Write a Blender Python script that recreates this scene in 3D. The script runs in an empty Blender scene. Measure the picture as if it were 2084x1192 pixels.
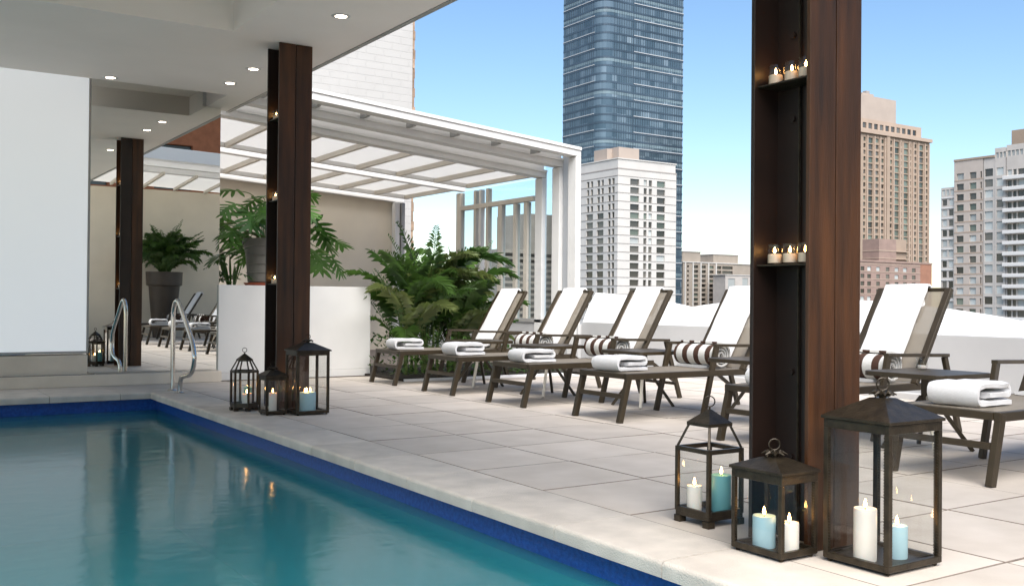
import bpy, bmesh, math, random
from mathutils import Vector, Matrix
R = math.radians
C = bpy.context.scene.collection
sc = bpy.context.scene
rnd = random.Random(7)

# ------------------------------------------------------------------ camera, sky, sun, exposure
cd = bpy.data.cameras.new('camera'); cam = bpy.data.objects.new('camera', cd); C.objects.link(cam)
sc.camera = cam
cd.sensor_width = 36; cd.lens = 35.045; cd.clip_end = 9000; cd.clip_start = 0.05
_r = Vector((0.83623012, -0.54831271, 0.00850621)); _u = Vector((-0.0118218, -0.0025171, 0.99992695)); _f = Vector((0.54825125, 0.83626959, 0.00858692))
cam.matrix_world = Matrix(((_r.x, _u.x, -_f.x, 0), (_r.y, _u.y, -_f.y, 0), (_r.z, _u.z, -_f.z, 1.0), (0, 0, 0, 1)))

SUN_EL, SUN_AZ = 50, 205          # azimuth clockwise from +Y
W = bpy.data.worlds.new('World'); sc.world = W; W.use_nodes = True
wn = W.node_tree.nodes; wl = W.node_tree.links
bg = wn['Background']; sky = wn.new('ShaderNodeTexSky'); sky.sky_type = 'NISHITA'; sky.sun_disc = False
sky.sun_elevation = R(SUN_EL); sky.sun_rotation = R(SUN_AZ); sky.altitude = 0; sky.air_density = 1.1; sky.dust_density = 0.0; sky.ozone_density = 2.8
hsv = wn.new('ShaderNodeHueSaturation'); hsv.inputs['Saturation'].default_value = 1.08; wl.new(sky.outputs[0], hsv.inputs['Color']); wl.new(hsv.outputs[0], bg.inputs[0]); bg.inputs[1].default_value = 0.078
sd = bpy.data.lights.new('sun', 'SUN'); sun = bpy.data.objects.new('sun', sd); C.objects.link(sun)
sd.energy = 3.7; sd.angle = R(60); sd.color = (1.0, 0.95, 0.88)
_d = Vector((math.sin(R(SUN_AZ)) * math.cos(R(SUN_EL)), math.cos(R(SUN_AZ)) * math.cos(R(SUN_EL)), math.sin(R(SUN_EL))))
sun.rotation_euler = (-_d).to_track_quat('-Z', 'Y').to_euler(); sun.location = (0, -20, 40)
sc.view_settings.view_transform = 'Standard'; sc.view_settings.look = 'None'; sc.view_settings.gamma = 1
sc.view_settings.exposure = 1.24
try: sc.view_settings.use_curve_mapping = False
except Exception: pass
cy = sc.cycles
cy.use_denoising = True; cy.max_bounces = 10; cy.diffuse_bounces = 5; cy.glossy_bounces = 5; cy.transparent_max_bounces = 24
cy.transmission_bounces = 6; cy.caustics_reflective = False; cy.caustics_refractive = False; cy.sample_clamp_indirect = 6

# ------------------------------------------------------------------ materials
MATS = {}
def mat(name, col=(.5, .5, .5), rough=.6, metal=0.0, noise=0.0, scale=8, bump=0.0, bscale=60, rand=0.0, spec=.5, stretch=None, col2=None, coords='Object', detail=4):
    m = bpy.data.materials.new(name); m.use_nodes = True; nt = m.node_tree; n, l = nt.nodes, nt.links
    b = n['Principled BSDF']; b.inputs['Roughness'].default_value = rough; b.inputs['Metallic'].default_value = metal
    b.inputs['Specular IOR Level'].default_value = spec
    b.inputs['Base Color'].default_value = (*col, 1)
    tc = n.new('ShaderNodeTexCoord'); src = tc.outputs['Object']
    if coords == 'World':
        g = n.new('ShaderNodeNewGeometry'); src = g.outputs['Position']
    mp = n.new('ShaderNodeMapping'); l.new(src, mp.inputs[0])
    if stretch: mp.inputs['Scale'].default_value = stretch
    out = None
    if noise > 0 or col2:
        t = n.new('ShaderNodeTexNoise'); t.inputs['Scale'].default_value = scale; t.inputs['Detail'].default_value = detail; l.new(mp.outputs[0], t.inputs['Vector'])
        rp = n.new('ShaderNodeValToRGB'); rp.color_ramp.elements[0].position = .3; rp.color_ramp.elements[1].position = .7
        c2 = col2 if col2 else tuple(min(1, c * (1 + noise)) for c in col)
        c1 = tuple(c * (1 - noise) for c in col)
        rp.color_ramp.elements[0].color = (*c1, 1); rp.color_ramp.elements[1].color = (*c2, 1)
        l.new(t.outputs['Fac'], rp.inputs[0]); out = rp.outputs[0]
    if rand > 0:
        oi = n.new('ShaderNodeObjectInfo'); mr = n.new('ShaderNodeMapRange'); mr.inputs[3].default_value = 1 - rand; mr.inputs[4].default_value = 1 + rand
        l.new(oi.outputs['Random'], mr.inputs[0])
        hs = n.new('ShaderNodeHueSaturation'); l.new(mr.outputs[0], hs.inputs['Value'])
        if out: l.new(out, hs.inputs['Color'])
        else: hs.inputs['Color'].default_value = (*col, 1)
        out = hs.outputs[0]
    if out: l.new(out, b.inputs['Base Color'])
    if bump > 0:
        t2 = n.new('ShaderNodeTexNoise'); t2.inputs['Scale'].default_value = bscale; t2.inputs['Detail'].default_value = 5; l.new(mp.outputs[0], t2.inputs['Vector'])
        bp = n.new('ShaderNodeBump'); bp.inputs['Strength'].default_value = bump; bp.inputs['Distance'].default_value = .01; l.new(t2.outputs['Fac'], bp.inputs['Height']); l.new(bp.outputs[0], b.inputs['Normal'])
    MATS[name] = m
    return m
def emis(name, col, s):
    m = bpy.data.materials.new(name); m.use_nodes = True; n = m.node_tree.nodes; l = m.node_tree.links
    b = n['Principled BSDF']; b.inputs['Base Color'].default_value = (*col, 1); b.inputs['Emission Color'].default_value = (*col, 1); b.inputs['Emission Strength'].default_value = s
    return m
def glassmat(name, tint=(.97, .98, .98), ior=1.45, rough=.0, bump=0.0):
    m = bpy.data.materials.new(name); m.use_nodes = True; n = m.node_tree.nodes; l = m.node_tree.links
    n.remove(n['Principled BSDF']); o = n['Material Output']
    fr = n.new('ShaderNodeFresnel'); fr.inputs[0].default_value = ior
    tr = n.new('ShaderNodeBsdfTransparent'); tr.inputs[0].default_value = (*tint, 1)
    gl = n.new('ShaderNodeBsdfGlossy'); gl.inputs['Roughness'].default_value = rough
    gg = n.new('ShaderNodeNewGeometry'); iv = n.new('ShaderNodeMath'); iv.operation = 'SUBTRACT'; iv.inputs[0].default_value = 1; l.new(gg.outputs['Backfacing'], iv.inputs[1])
    mu = n.new('ShaderNodeMath'); mu.operation = 'MULTIPLY'; l.new(iv.outputs[0], mu.inputs[0]); l.new(fr.outputs[0], mu.inputs[1])
    mx = n.new('ShaderNodeMixShader'); l.new(mu.outputs[0], mx.inputs[0]); l.new(tr.outputs[0], mx.inputs[1]); l.new(gl.outputs[0], mx.inputs[2]); l.new(mx.outputs[0], o.inputs[0])
    return m
def leafmat(name, c1, c2, scale=2.0):
    m = bpy.data.materials.new(name); m.use_nodes = True; n = m.node_tree.nodes; l = m.node_tree.links
    b = n['Principled BSDF']; o = n['Material Output']; b.inputs['Roughness'].default_value = .42
    oi = n.new('ShaderNodeObjectInfo'); t = n.new('ShaderNodeTexNoise'); t.inputs['Scale'].default_value = scale
    g = n.new('ShaderNodeNewGeometry'); l.new(g.outputs['Position'], t.inputs['Vector'])
    ad = n.new('ShaderNodeMath'); ad.operation = 'MULTIPLY_ADD'; ad.inputs[1].default_value = .55; l.new(oi.outputs['Random'], ad.inputs[0])
    mu = n.new('ShaderNodeMath'); mu.operation = 'MULTIPLY'; mu.inputs[1].default_value = .45; l.new(t.outputs['Fac'], mu.inputs[0]); l.new(mu.outputs[0], ad.inputs[2])
    rp = n.new('ShaderNodeValToRGB'); rp.color_ramp.elements[0].color = (*c1, 1); rp.color_ramp.elements[1].color = (*c2, 1); l.new(ad.outputs[0], rp.inputs[0]); l.new(rp.outputs[0], b.inputs['Base Color'])
    tl = n.new('ShaderNodeBsdfTranslucent'); l.new(rp.outputs[0], tl.inputs[0]); mx = n.new('ShaderNodeMixShader'); mx.inputs[0].default_value = .3
    l.new(b.outputs[0], mx.inputs[1]); l.new(tl.outputs[0], mx.inputs[2]); l.new(mx.outputs[0], o.inputs[0])
    return m
def mesh_fabric(name, col, alpha):
    m = mat(name, col, .8, bump=.3, bscale=400); n = m.node_tree.nodes; l = m.node_tree.links
    tr = n.new('ShaderNodeBsdfTransparent'); mx = n.new('ShaderNodeMixShader'); mx.inputs[0].default_value = alpha
    l.new(tr.outputs[0], mx.inputs[1]); l.new(n['Principled BSDF'].outputs[0], mx.inputs[2]); l.new(mx.outputs[0], n['Material Output'].inputs[0])
    return m

M = {}
M['tile'] = mat('deck_stone', (.585, .51, .435), .75, noise=.1, scale=3.5, bump=.25, bscale=90, rand=.085, coords='World', col2=(.62, .55, .48))
M['coping'] = mat('coping_stone', (.60, .54, .475), .8, noise=.13, scale=5, bump=.5, bscale=140, rand=.06, coords='World')
M['grout'] = mat('grout', (.21, .17, .14), .9, noise=.2, scale=20)
M['ceil'] = mat('ceiling_paint', (.92, .86, .80), .8, noise=.03, scale=1.2)
M['white'] = mat('white_paint', (.74, .725, .70), .7, noise=.04, scale=2.0, bump=.05)
M['beige'] = mat('beige_render', (.74, .665, .55), .85, noise=.05, scale=1.5, bump=.2, bscale=120)
M['riser'] = mat('riser_stone', (.72, .63, .52), .75, noise=.08, scale=3, bump=.15)
M['snow'] = mat('white_membrane', (.86, .86, .86), .6, noise=.02, scale=1)
M['parapet'] = mat('parapet_grey', (.50, .50, .50), .75, noise=.06, scale=1.2, bump=.1)
M['alu'] = mat('white_aluminium', (.74, .73, .71), .38, noise=.05, scale=2, spec=.5)
M['aluw'] = mat('cream_aluminium', (.62, .57, .49), .42, noise=.06, scale=2)
M['alug'] = mat('grey_aluminium', (.38, .38, .37), .4, metal=.3)
M['brownpost'] = mat('weathered_steel_brown', (.036, .0125, .003), .45, noise=.55, scale=2.6, stretch=(6, 6, .5), bump=.15, bscale=30, coords='World', col2=(.085, .029, .0065), detail=7)
M['shadeweb'] = mat('shaded_channel_steel', (.014, .006, .0035), .5, noise=.3, scale=4)  # darker copy of the pillar steel, shade of the channel put into the colour
M['bronze'] = mat('bronze_powdercoat', (.038, .026, .012), .45, noise=.15, scale=12, bump=.05)
M['lantern'] = mat('aged_bronze', (.040, .030, .019), .36, metal=.5, noise=.4, scale=25, bump=.2, bscale=120)
M['sling'] = mesh_fabric('taupe_mesh_fabric', (.28, .24, .19), .74)
M['towel'] = mat('white_terry', (.74, .73, .73), .95, noise=.02, scale=30, bump=.25, bscale=160)
M['steel'] = mat('polished_steel', (.62, .60, .57), .16, metal=1.0)
M['pot_grey'] = mat('grey_pot', (.20, .185, .165), .7, noise=.1, scale=6)
M['pot_dark'] = mat('dark_pot', (.045, .032, .022), .5, noise=.15, scale=6)
M['terra'] = mat('terracotta', (.42, .10, .05), .75, noise=.1)
M['soil'] = mat('dark_soil', (.028, .02, .013), .95, noise=.4, scale=40, bump=.8)
M['stem'] = mat('green_stem', (.09, .13, .03), .6, noise=.2, scale=8)
M['palm'] = leafmat('palm_leaf', (.016, .052, .010), (.11, .215, .035))
M['palmlight'] = leafmat('palm_leaf_pale', (.09, .13, .03), (.22, .26, .08))
M['phil'] = leafmat('split_leaf', (.02, .075, .012), (.11, .24, .04))
M['wax_w'] = mat('white_wax', (.80, .76, .70), .5, noise=.03); 
M['wax_b'] = mat('blue_wax', (.36, .55, .62), .5, noise=.07, scale=5)
M['wax_t'] = mat('teal_wax', (.14, .38, .42), .5, noise=.05, scale=5)
for k in ('wax_w', 'wax_b', 'wax_t'):
    b = M[k].node_tree.nodes['Principled BSDF']; b.inputs['Subsurface Weight'].default_value = .25; b.inputs['Subsurface Radius'].default_value = (.02, .012, .008); b.inputs['Subsurface Scale'].default_value = .6
M['wax_p'] = mat('glow_tinted_wax', (.80, .62, .46), .5, noise=.03)  # peach glow of the flames put into the tealight wax colour
M['wick'] = mat('wick', (.02, .02, .02), .9)
M['flame'] = emis('flame', (1.0, .50, .15), 32)
M['lamp'] = emis('lamp_glow', (1.0, .86, .68), 9)
M['trim'] = mat('lamp_trim', (.7, .69, .67), .35, metal=.4)
M['glass'] = glassmat('clear_glass', (.96, .962, .955), 1.5)
M['gpane'] = glassmat('enclosure_glass', (.86, .92, .95), 1.5)
M['frost'] = emis('frosted_sheet_glow', (.80, .83, .85), .19); M['frost'].node_tree.nodes['Principled BSDF'].inputs['Roughness'].default_value = .35  # slight emission added to brighten the hanging panel; nothing lights it from behind
m = bpy.data.materials.new('mirror'); m.use_nodes = True; b = m.node_tree.nodes['Principled BSDF']; b.inputs['Metallic'].default_value = 1; b.inputs['Roughness'].default_value = 0; b.inputs['Base Color'].default_value = (.86, .86, .82, 1); M['mirror'] = m
# translucent roof sheet
m = mat('roof_sheet', (.85, .84, .82), .5); n = m.node_tree.nodes; l = m.node_tree.links
tl = n.new('ShaderNodeBsdfTranslucent'); tl.inputs[0].default_value = (.76, .75, .73, 1); mx = n.new('ShaderNodeMixShader'); mx.inputs[0].default_value = .7
l.new(n['Principled BSDF'].outputs[0], mx.inputs[1]); l.new(tl.outputs[0], mx.inputs[2]); l.new(mx.outputs[0], n['Material Output'].inputs[0]); M['sheet'] = m
# striped towel
def stripes(name):
    m = mat(name, (.8, .79, .76), .95, bump=.8, bscale=260); n = m.node_tree.nodes; l = m.node_tree.links
    tc = n.new('ShaderNodeTexCoord'); sx = n.new('ShaderNodeSeparateXYZ'); l.new(tc.outputs['Object'], sx.inputs[0])
    a = n.new('ShaderNodeMath'); a.operation = 'MULTIPLY'; a.inputs[1].default_value = 1 / .15; l.new(sx.outputs['Y'], a.inputs[0])
    f = n.new('ShaderNodeMath'); f.operation = 'FRACT'; l.new(a.outputs[0], f.inputs[0])
    g = n.new('ShaderNodeMath'); g.operation = 'GREATER_THAN'; g.inputs[1].default_value = .56; l.new(f.outputs[0], g.inputs[0])
    mx = n.new('ShaderNodeMix'); mx.data_type = 'RGBA'; mx.inputs[6].default_value = (.80, .78, .74, 1); mx.inputs[7].default_value = (.075, .034, .02, 1)
    l.new(g.outputs[0], mx.inputs[0]); l.new(mx.outputs[2], n['Principled BSDF'].inputs['Base Color']); return m
M['stripe'] = stripes('striped_terry')
# pool
M['poolwall'] = mat('teal_pool_wall', (.035, .20, .29), .4, noise=.15, scale=8)
M['pooltile'] = mat('deep_blue_mosaic', (.010, .075, .33), .25, noise=.25, scale=40, bump=.2, bscale=80)
M['poolfloor'] = mat('pool_floor', (.17, .52, .53), .5, noise=.08, scale=6)
M['poolstep'] = mat('pool_step', (.26, .60, .66), .5, noise=.06, scale=6)
m = bpy.data.materials.new('pool_water'); m.use_nodes = True; n = m.node_tree.nodes; l = m.node_tree.links; n.remove(n['Principled BSDF'])
g = n.new('ShaderNodeNewGeometry'); mp = n.new('ShaderNodeMapping'); mp.inputs['Scale'].default_value = (1.0, 1.0, 1); l.new(g.outputs['Position'], mp.inputs[0])
t = n.new('ShaderNodeTexNoise'); t.inputs['Scale'].default_value = 5.5; t.inputs['Detail'].default_value = 3; t.inputs['Distortion'].default_value = .4; l.new(mp.outputs[0], t.inputs['Vector'])
bp = n.new('ShaderNodeBump'); bp.inputs['Strength'].default_value = .045; bp.inputs['Distance'].default_value = .05; l.new(t.outputs['Fac'], bp.inputs['Height'])
fr = n.new('ShaderNodeFresnel'); fr.inputs[0].default_value = 1.38; l.new(bp.outputs[0], fr.inputs['Normal'])
tr = n.new('ShaderNodeBsdfTransparent'); tr.inputs[0].default_value = (.50, .83, .84, 1)
gl = n.new('ShaderNodeBsdfGlossy'); gl.inputs['Roughness'].default_value = .12; l.new(bp.outputs[0], gl.inputs['Normal'])
iv = n.new('ShaderNodeMath'); iv.operation = 'SUBTRACT'; iv.inputs[0].default_value = 1; l.new(g.outputs['Backfacing'], iv.inputs[1]); mu = n.new('ShaderNodeMath'); mu.operation = 'MULTIPLY'; l.new(iv.outputs[0], mu.inputs[0]); l.new(fr.outputs[0], mu.inputs[1])
mx = n.new('ShaderNodeMixShader'); l.new(mu.outputs[0], mx.inputs[0]); l.new(gl.outputs[0], mx.inputs[2]); l.new(mx.outputs[0], n['Material Output'].inputs[0]); M['water'] = m
df = n.new('ShaderNodeBsdfDiffuse'); df.inputs[0].default_value = (.028, .245, .285, 1); m2 = n.new('ShaderNodeMixShader'); m2.inputs[0].default_value = .6
l.new(tr.outputs[0], m2.inputs[1]); l.new(df.outputs[0], m2.inputs[2]); l.new(m2.outputs[0], mx.inputs[1])
# city
M['c_white'] = mat('pale_concrete', (.50, .475, .445), .8, noise=.05, scale=.15, coords='World')
M['c_line'] = mat('facade_joint', (.30, .27, .25), .8)
M['c_cap'] = mat('penthouse_render', (.36, .295, .25), .8, noise=.05, scale=.2, coords='World')
M['c_tan'] = mat('tan_brick', (.30, .225, .17), .85, noise=.08, scale=.2, coords='World')
M['c_tan2'] = mat('tan_pier', (.36, .275, .215), .85, noise=.05, scale=.2, coords='World')
M['c_red'] = mat('red_brick', (.26, .18, .15), .85, noise=.1, scale=.4, coords='World')
M['c_red2'] = mat('dark_red_brick', (.26, .125, .08), .85, noise=.1, scale=.4, coords='World')
M['c_pink'] = mat('pinkish_precast', (.43, .37, .325), .85, noise=.07, scale=.3, coords='World')
M['c_grey'] = mat('grey_precast', (.46, .42, .385), .8, noise=.07, scale=.3, coords='World')
M['c_beige'] = mat('beige_precast', (.30, .255, .21), .85, noise=.08, scale=.2, coords='World')
M['c_balc'] = mat('balcony_white', (.60, .58, .56), .7)
M['c_win'] = mat('window_dark', (.075, .07, .062), .18, rand=.75, spec=.6)
M['c_wing'] = mat('window_greenish', (.10, .12, .10), .15, rand=.6, spec=.6)
M['c_blind'] = mat('window_blind', (.40, .42, .41), .35, rand=.25)
M['c_frame'] = mat('window_frame', (.45, .43, .40), .6)
M['c_base'] = mat('city_ground', (.12, .12, .12), .9, noise=.3, scale=.02, coords='World')
m = mat('curtain_glass', (.1, .15, .22), .12, spec=.8); n = m.node_tree.nodes; l = m.node_tree.links
g = n.new('ShaderNodeNewGeometry'); sn = n.new('ShaderNodeVectorMath'); sn.operation = 'SNAP'; sn.inputs[1].default_value = (3.0, 3.0, 3.85); l.new(g.outputs['Position'], sn.inputs[0])
wnz = n.new('ShaderNodeTexWhiteNoise'); l.new(sn.outputs[0], wnz.inputs['Vector'])
ns = n.new('ShaderNodeTexNoise'); ns.inputs['Scale'].default_value = .035; ns.inputs['Detail'].default_value = 2; l.new(g.outputs['Position'], ns.inputs['Vector'])
ad = n.new('ShaderNodeMath'); ad.operation = 'MULTIPLY_ADD'; ad.inputs[1].default_value = .55; l.new(wnz.outputs[0], ad.inputs[0])
mu = n.new('ShaderNodeMath'); mu.operation = 'MULTIPLY'; mu.inputs[1].default_value = .5; l.new(ns.outputs['Fac'], mu.inputs[0]); l.new(mu.outputs[0], ad.inputs[2])
rp = n.new('ShaderNodeValToRGB'); rp.color_ramp.elements[0].position = .12; rp.color_ramp.elements[0].color = (.030, .055, .075, 1); rp.color_ramp.elements[1].position = .78; rp.color_ramp.elements[1].color = (.12, .165, .20, 1)
e = rp.color_ramp.elements.new(.88); e.color = (.26, .32, .36, 1)
l.new(ad.outputs[0], rp.inputs[0]); l.new(rp.outputs[0], n['Principled BSDF'].inputs['Base Color']); n['Principled BSDF'].inputs['Metallic'].default_value = .12; M['curtain'] = m
M['spandrel'] = mat('spandrel_glass', (.045, .066, .09), .2, noise=.3, scale=.05, coords='World')
M['band_w'] = mat('white_floor_band', (.36, .38, .40), .5)
M['band_l'] = mat('pale_glass_band', (.14, .19, .215), .25, noise=.2, scale=.2, coords='World')
m = mat('whitewashed_brick', (.43, .42, .405), .85, noise=.03, scale=1.5, coords='World'); n = m.node_tree.nodes; l = m.node_tree.links
tc = n.new('ShaderNodeNewGeometry'); mp = n.new('ShaderNodeMapping'); mp.inputs['Rotation'].default_value = (R(90), 0, 0); l.new(tc.outputs['Position'], mp.inputs[0])
bk = n.new('ShaderNodeTexBrick'); bk.inputs['Scale'].default_value = 1.0; bk.inputs['Brick Width'].default_value = .42; bk.inputs['Row Height'].default_value = .16; bk.inputs['Mortar Size'].default_value = .012; l.new(mp.outputs[0], bk.inputs['Vector'])
ns = n.new('ShaderNodeTexNoise'); ns.inputs['Scale'].default_value = 1.1; l.new(tc.outputs['Position'], ns.inputs['Vector'])
mm = n.new('ShaderNodeMath'); mm.operation = 'MULTIPLY'; l.new(bk.outputs['Fac'], mm.inputs[0]); l.new(ns.outputs['Fac'], mm.inputs[1])
bp = n.new('ShaderNodeBump'); bp.inputs['Strength'].default_value = .8; bp.inputs['Distance'].default_value = .02; bp.invert = True; l.new(mm.outputs[0], bp.inputs['Height']); l.new(bp.outputs[0], n['Principled BSDF'].inputs['Normal']); M['wbrick'] = m
M['orange'] = mat('orange_brick', (.46, .16, .07), .85, noise=.15, scale=3, coords='World')
M['beige2'] = mat('cream_render', (.70, .63, .51), .85, noise=.05, scale=1.5)
M['rawbrick'] = mat('raw_brick_edge', (.32, .22, .15), .9, noise=.3, scale=8, coords='World', rand=.25)

# ------------------------------------------------------------------ mesh helpers
ORG = {}
def org(o):
    while o is not None:
        if o.name in ORG: return ORG[o.name]
        o = o.parent
    return Vector((0, 0, 0))
class MB:
    def __init__(s): s.v = []; s.f = []
    def add(s, vs, fs):
        b = len(s.v); s.v += [tuple(v) for v in vs]; s.f += [tuple(i + b for i in f) for f in fs]; return s
    def box(s, x0, x1, y0, y1, z0, z1):
        return s.add([(x0, y0, z0), (x1, y0, z0), (x1, y1, z0), (x0, y1, z0), (x0, y0, z1), (x1, y0, z1), (x1, y1, z1), (x0, y1, z1)],
                     [(0, 3, 2, 1), (4, 5, 6, 7), (0, 1, 5, 4), (1, 2, 6, 5), (2, 3, 7, 6), (3, 0, 4, 7)])
    def bar(s, p, q, w, h, up=(0, 0, 1)):
        p = Vector(p); q = Vector(q); d = (q - p).normalized(); u = Vector(up)
        a = d.cross(u)
        if a.length < 1e-4: a = d.cross(Vector((1, 0, 0)))
        a.normalize(); b = a.cross(d).normalized(); a *= w / 2; b *= h / 2
        vs = [p - a - b, p + a - b, p + a + b, p - a + b, q - a - b, q + a - b, q + a + b, q - a + b]
        return s.add(vs, [(0, 1, 2, 3), (7, 6, 5, 4), (4, 5, 1, 0), (5, 6, 2, 1), (6, 7, 3, 2), (7, 4, 0, 3)])
    def tube(s, pts, r, n=8, cap=True):
        pts = [Vector(p) for p in pts]; b = len(s.v); k = len(pts); prev = None
        for i, p in enumerate(pts):
            d = (pts[min(i + 1, k - 1)] - pts[max(i - 1, 0)]).normalized()
            if prev is None:
                a = d.cross(Vector((0, 0, 1)))
                if a.length < 1e-3: a = d.cross(Vector((1, 0, 0)))
            else: a = prev - d * prev.dot(d)
            a.normalize(); prev = a; c = d.cross(a); rr = r[i] if isinstance(r, (list, tuple)) else r
            for j in range(n):
                t = 2 * math.pi * j / n; s.v.append(tuple(p + (a * math.cos(t) + c * math.sin(t)) * rr))
        for i in range(k - 1):
            for j in range(n): s.f.append((b + i * n + j, b + i * n + (j + 1) % n, b + (i + 1) * n + (j + 1) % n, b + (i + 1) * n + j))
        if cap: s.f.append(tuple(b + j for j in reversed(range(n)))); s.f.append(tuple(b + (k - 1) * n + j for j in range(n)))
        return s
    def lathe(s, prof, n=16, cx=0, cy=0, z=0):
        b = len(s.v); k = len(prof)
        for r, h in prof:
            for j in range(n): t = 2 * math.pi * j / n; s.v.append((cx + r * math.cos(t), cy + r * math.sin(t), z + h))
        for i in range(k - 1):
            for j in range(n): s.f.append((b + i * n + j, b + i * n + (j + 1) % n, b + (i + 1) * n + (j + 1) % n, b + (i + 1) * n + j))
        if prof[0][0] > 1e-5: s.f.append(tuple(b + j for j in reversed(range(n))))
        if prof[-1][0] > 1e-5: s.f.append(tuple(b + (k - 1) * n + j for j in range(n)))
        return s
    def ext(s, poly, y0, y1):            # polygon in x,z extruded along y
        n = len(poly); vs = [(x, y0, z) for x, z in poly] + [(x, y1, z) for x, z in poly]
        fs = [tuple(range(n)), tuple(reversed(range(n, 2 * n)))] + [(i + n, (i + 1) % n + n, (i + 1) % n, i) for i in range(n)]
        return s.add(vs, fs)
    def extx(s, poly, x0, x1):           # polygon in y,z extruded along x
        n = len(poly); vs = [(x0, y, z) for y, z in poly] + [(x1, y, z) for y, z in poly]
        fs = [tuple(reversed(range(n))), tuple(range(n, 2 * n))] + [(i, (i + 1) % n, (i + 1) % n + n, i + n) for i in range(n)]
        return s.add(vs, fs)
    def mesh(s, name, m, smooth=False, bev=0, seg=2, origin=(0, 0, 0)):
        me = bpy.data.meshes.new(name); o = Vector(origin)
        me.from_pydata([(v[0] - o.x, v[1] - o.y, v[2] - o.z) for v in s.v], [], s.f); me.validate()
        bm = bmesh.new(); bm.from_mesh(me); bmesh.ops.recalc_face_normals(bm, faces=bm.faces)
        if bev:
            es = [e for e in bm.edges if len(e.link_faces) == 2 and e.calc_face_angle(0) > .5]
            bmesh.ops.bevel(bm, geom=es, offset=bev, segments=seg, affect='EDGES', clamp_overlap=True, profile=.5)
        bm.to_mesh(me); bm.free()
        if smooth:
            for p in me.polygons: p.use_smooth = True
            try: me.set_sharp_from_angle(angle=R(40))
            except Exception: pass
        if m: me.materials.append(m)
        return me
    def build(s, name, m, parent=None, smooth=False, bev=0, seg=2, kind=None):
        return put(name, s.mesh(name, m, smooth, bev, seg, org(parent)), parent, kind=kind)
def put(name, me, parent=None, loc=None, rot=None, kind=None, scale=None):
    o = bpy.data.objects.new(name, me); C.objects.link(o)
    if parent: o.parent = parent
    if loc is not None: o.location = Vector(loc)
    if rot is not None: o.rotation_euler = rot
    if scale is not None: o.scale = scale
    if kind: o['kind'] = kind
    return o
def tag(o, label=None, cat=None, group=None, kind=None):
    if label: o['label'] = label
    if cat: o['category'] = cat
    if group: o['group'] = group
    if kind: o['kind'] = kind
    return o
def thing(name, label, cat, loc=(0, 0, 0), group=None, rz=0):
    o = bpy.data.objects.new(name, None); C.objects.link(o); o.location = loc; o.rotation_euler = (0, 0, rz); o.empty_display_size = .2
    ORG[o.name] = Vector(loc); return tag(o, label, cat, group)
def copy_tree(o, loc=None, label=None):
    def rec(x, par):
        c = x.copy(); C.objects.link(c); c.parent = par
        for ch in KIDS.get(x.name, []): rec(ch, c)
        return c
    KIDS = {}
    for q in bpy.data.objects:
        if q.parent: KIDS.setdefault(q.parent.name, []).append(q)
    c = rec(o, o.parent)
    if loc is not None: c.location = loc
    if label: c['label'] = label
    return c
def B(*a): return MB().box(*a)

# ------------------------------------------------------------------ STRUCTURE: terrace, pool, ceiling
X_P0, X_P1, Y_P0, Y_P1 = -2.5, 2.70, .8, 11.06     # pool opening
deck = MB().box(3.0, 10.2, -6, 20, -.5, -.007).box(-6, 3.0, Y_P1 + .02, 12.3, -.5, -.007).box(-6, X_P0 - .02, -6, Y_P1 + .02, -.5, -.007).box(X_P0 - .02, 3.0, -6, Y_P0 - .02, -.5, -.007).box(X_P1 + .02, 3.0, Y_P0 - .02, Y_P1 + .02, -.5, -.007).build('deck', M['grout'], kind='structure')
B(-6.5, 10.5, -6.5, 20.5, -2.2, -1.6).build('roof_slab', M['grout'], kind='structure')
def tile_mesh(w, d, m, th=.034):
    c = .0035; h = w / 2; k = d / 2
    vs = [(-h, -k, -th), (h, -k, -th), (h, k, -th), (-h, k, -th), (-h, -k, -c), (h, -k, -c), (h, k, -c), (-h, k, -c), (-h + c, -k + c, 0), (h - c, -k + c, 0), (h - c, k - c, 0), (-h + c, k - c, 0)]
    fs = [(8, 9, 10, 11)]
    for a in range(4):
        b2 = (a + 1) % 4; fs += [(a, b2, b2 + 4, a + 4), (a + 4, b2 + 4, b2 + 8, a + 8)]
    me = MB().add(vs, fs).mesh('paving_tile', m); me.materials.append(M['grout'])
    for p in me.polygons:
        if p.normal.z < .9: p.material_index = 1
    return me
TM = {}
def tile(x0, x1, y0, y1, m='tile', par=deck, g=.008):
    w = round(x1 - x0 - g, 3); d = round(y1 - y0 - g, 3)
    if (w, d, m) not in TM: TM[(w, d, m)] = tile_mesh(w, d, M[m])
    z = rnd.uniform(-.0016, .0012)
    return put('paving_tile', TM[(w, d, m)], par, ((x0 + x1) / 2, (y0 + y1) / 2, z), (rnd.uniform(-.0018, .0018), rnd.uniform(-.0018, .0018), rnd.uniform(-.001, .001)))
xs = [3.05 + .71 * i for i in range(9)] + [9.38]
ys = [2.20 + .715 * k for k in range(-6, 14)] + [12.05]
for i in range(len(xs) - 1):
    for j in range(len(ys) - 1):
        if xs[i] > 5.4 and ys[j] > 11.0: continue
        if ys[j + 1] - ys[j] < .1: continue
        y1 = min(ys[j + 1], 11.02) if xs[i] > 5.4 else ys[j + 1]
        tile(xs[i], xs[i + 1], ys[j], y1)
xl = [-6 + .68 * k for k in range(0, 30)]
xl = [1.63 - .68 * k for k in range(11, -1, -1)] + [2.31, 3.05]
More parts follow.
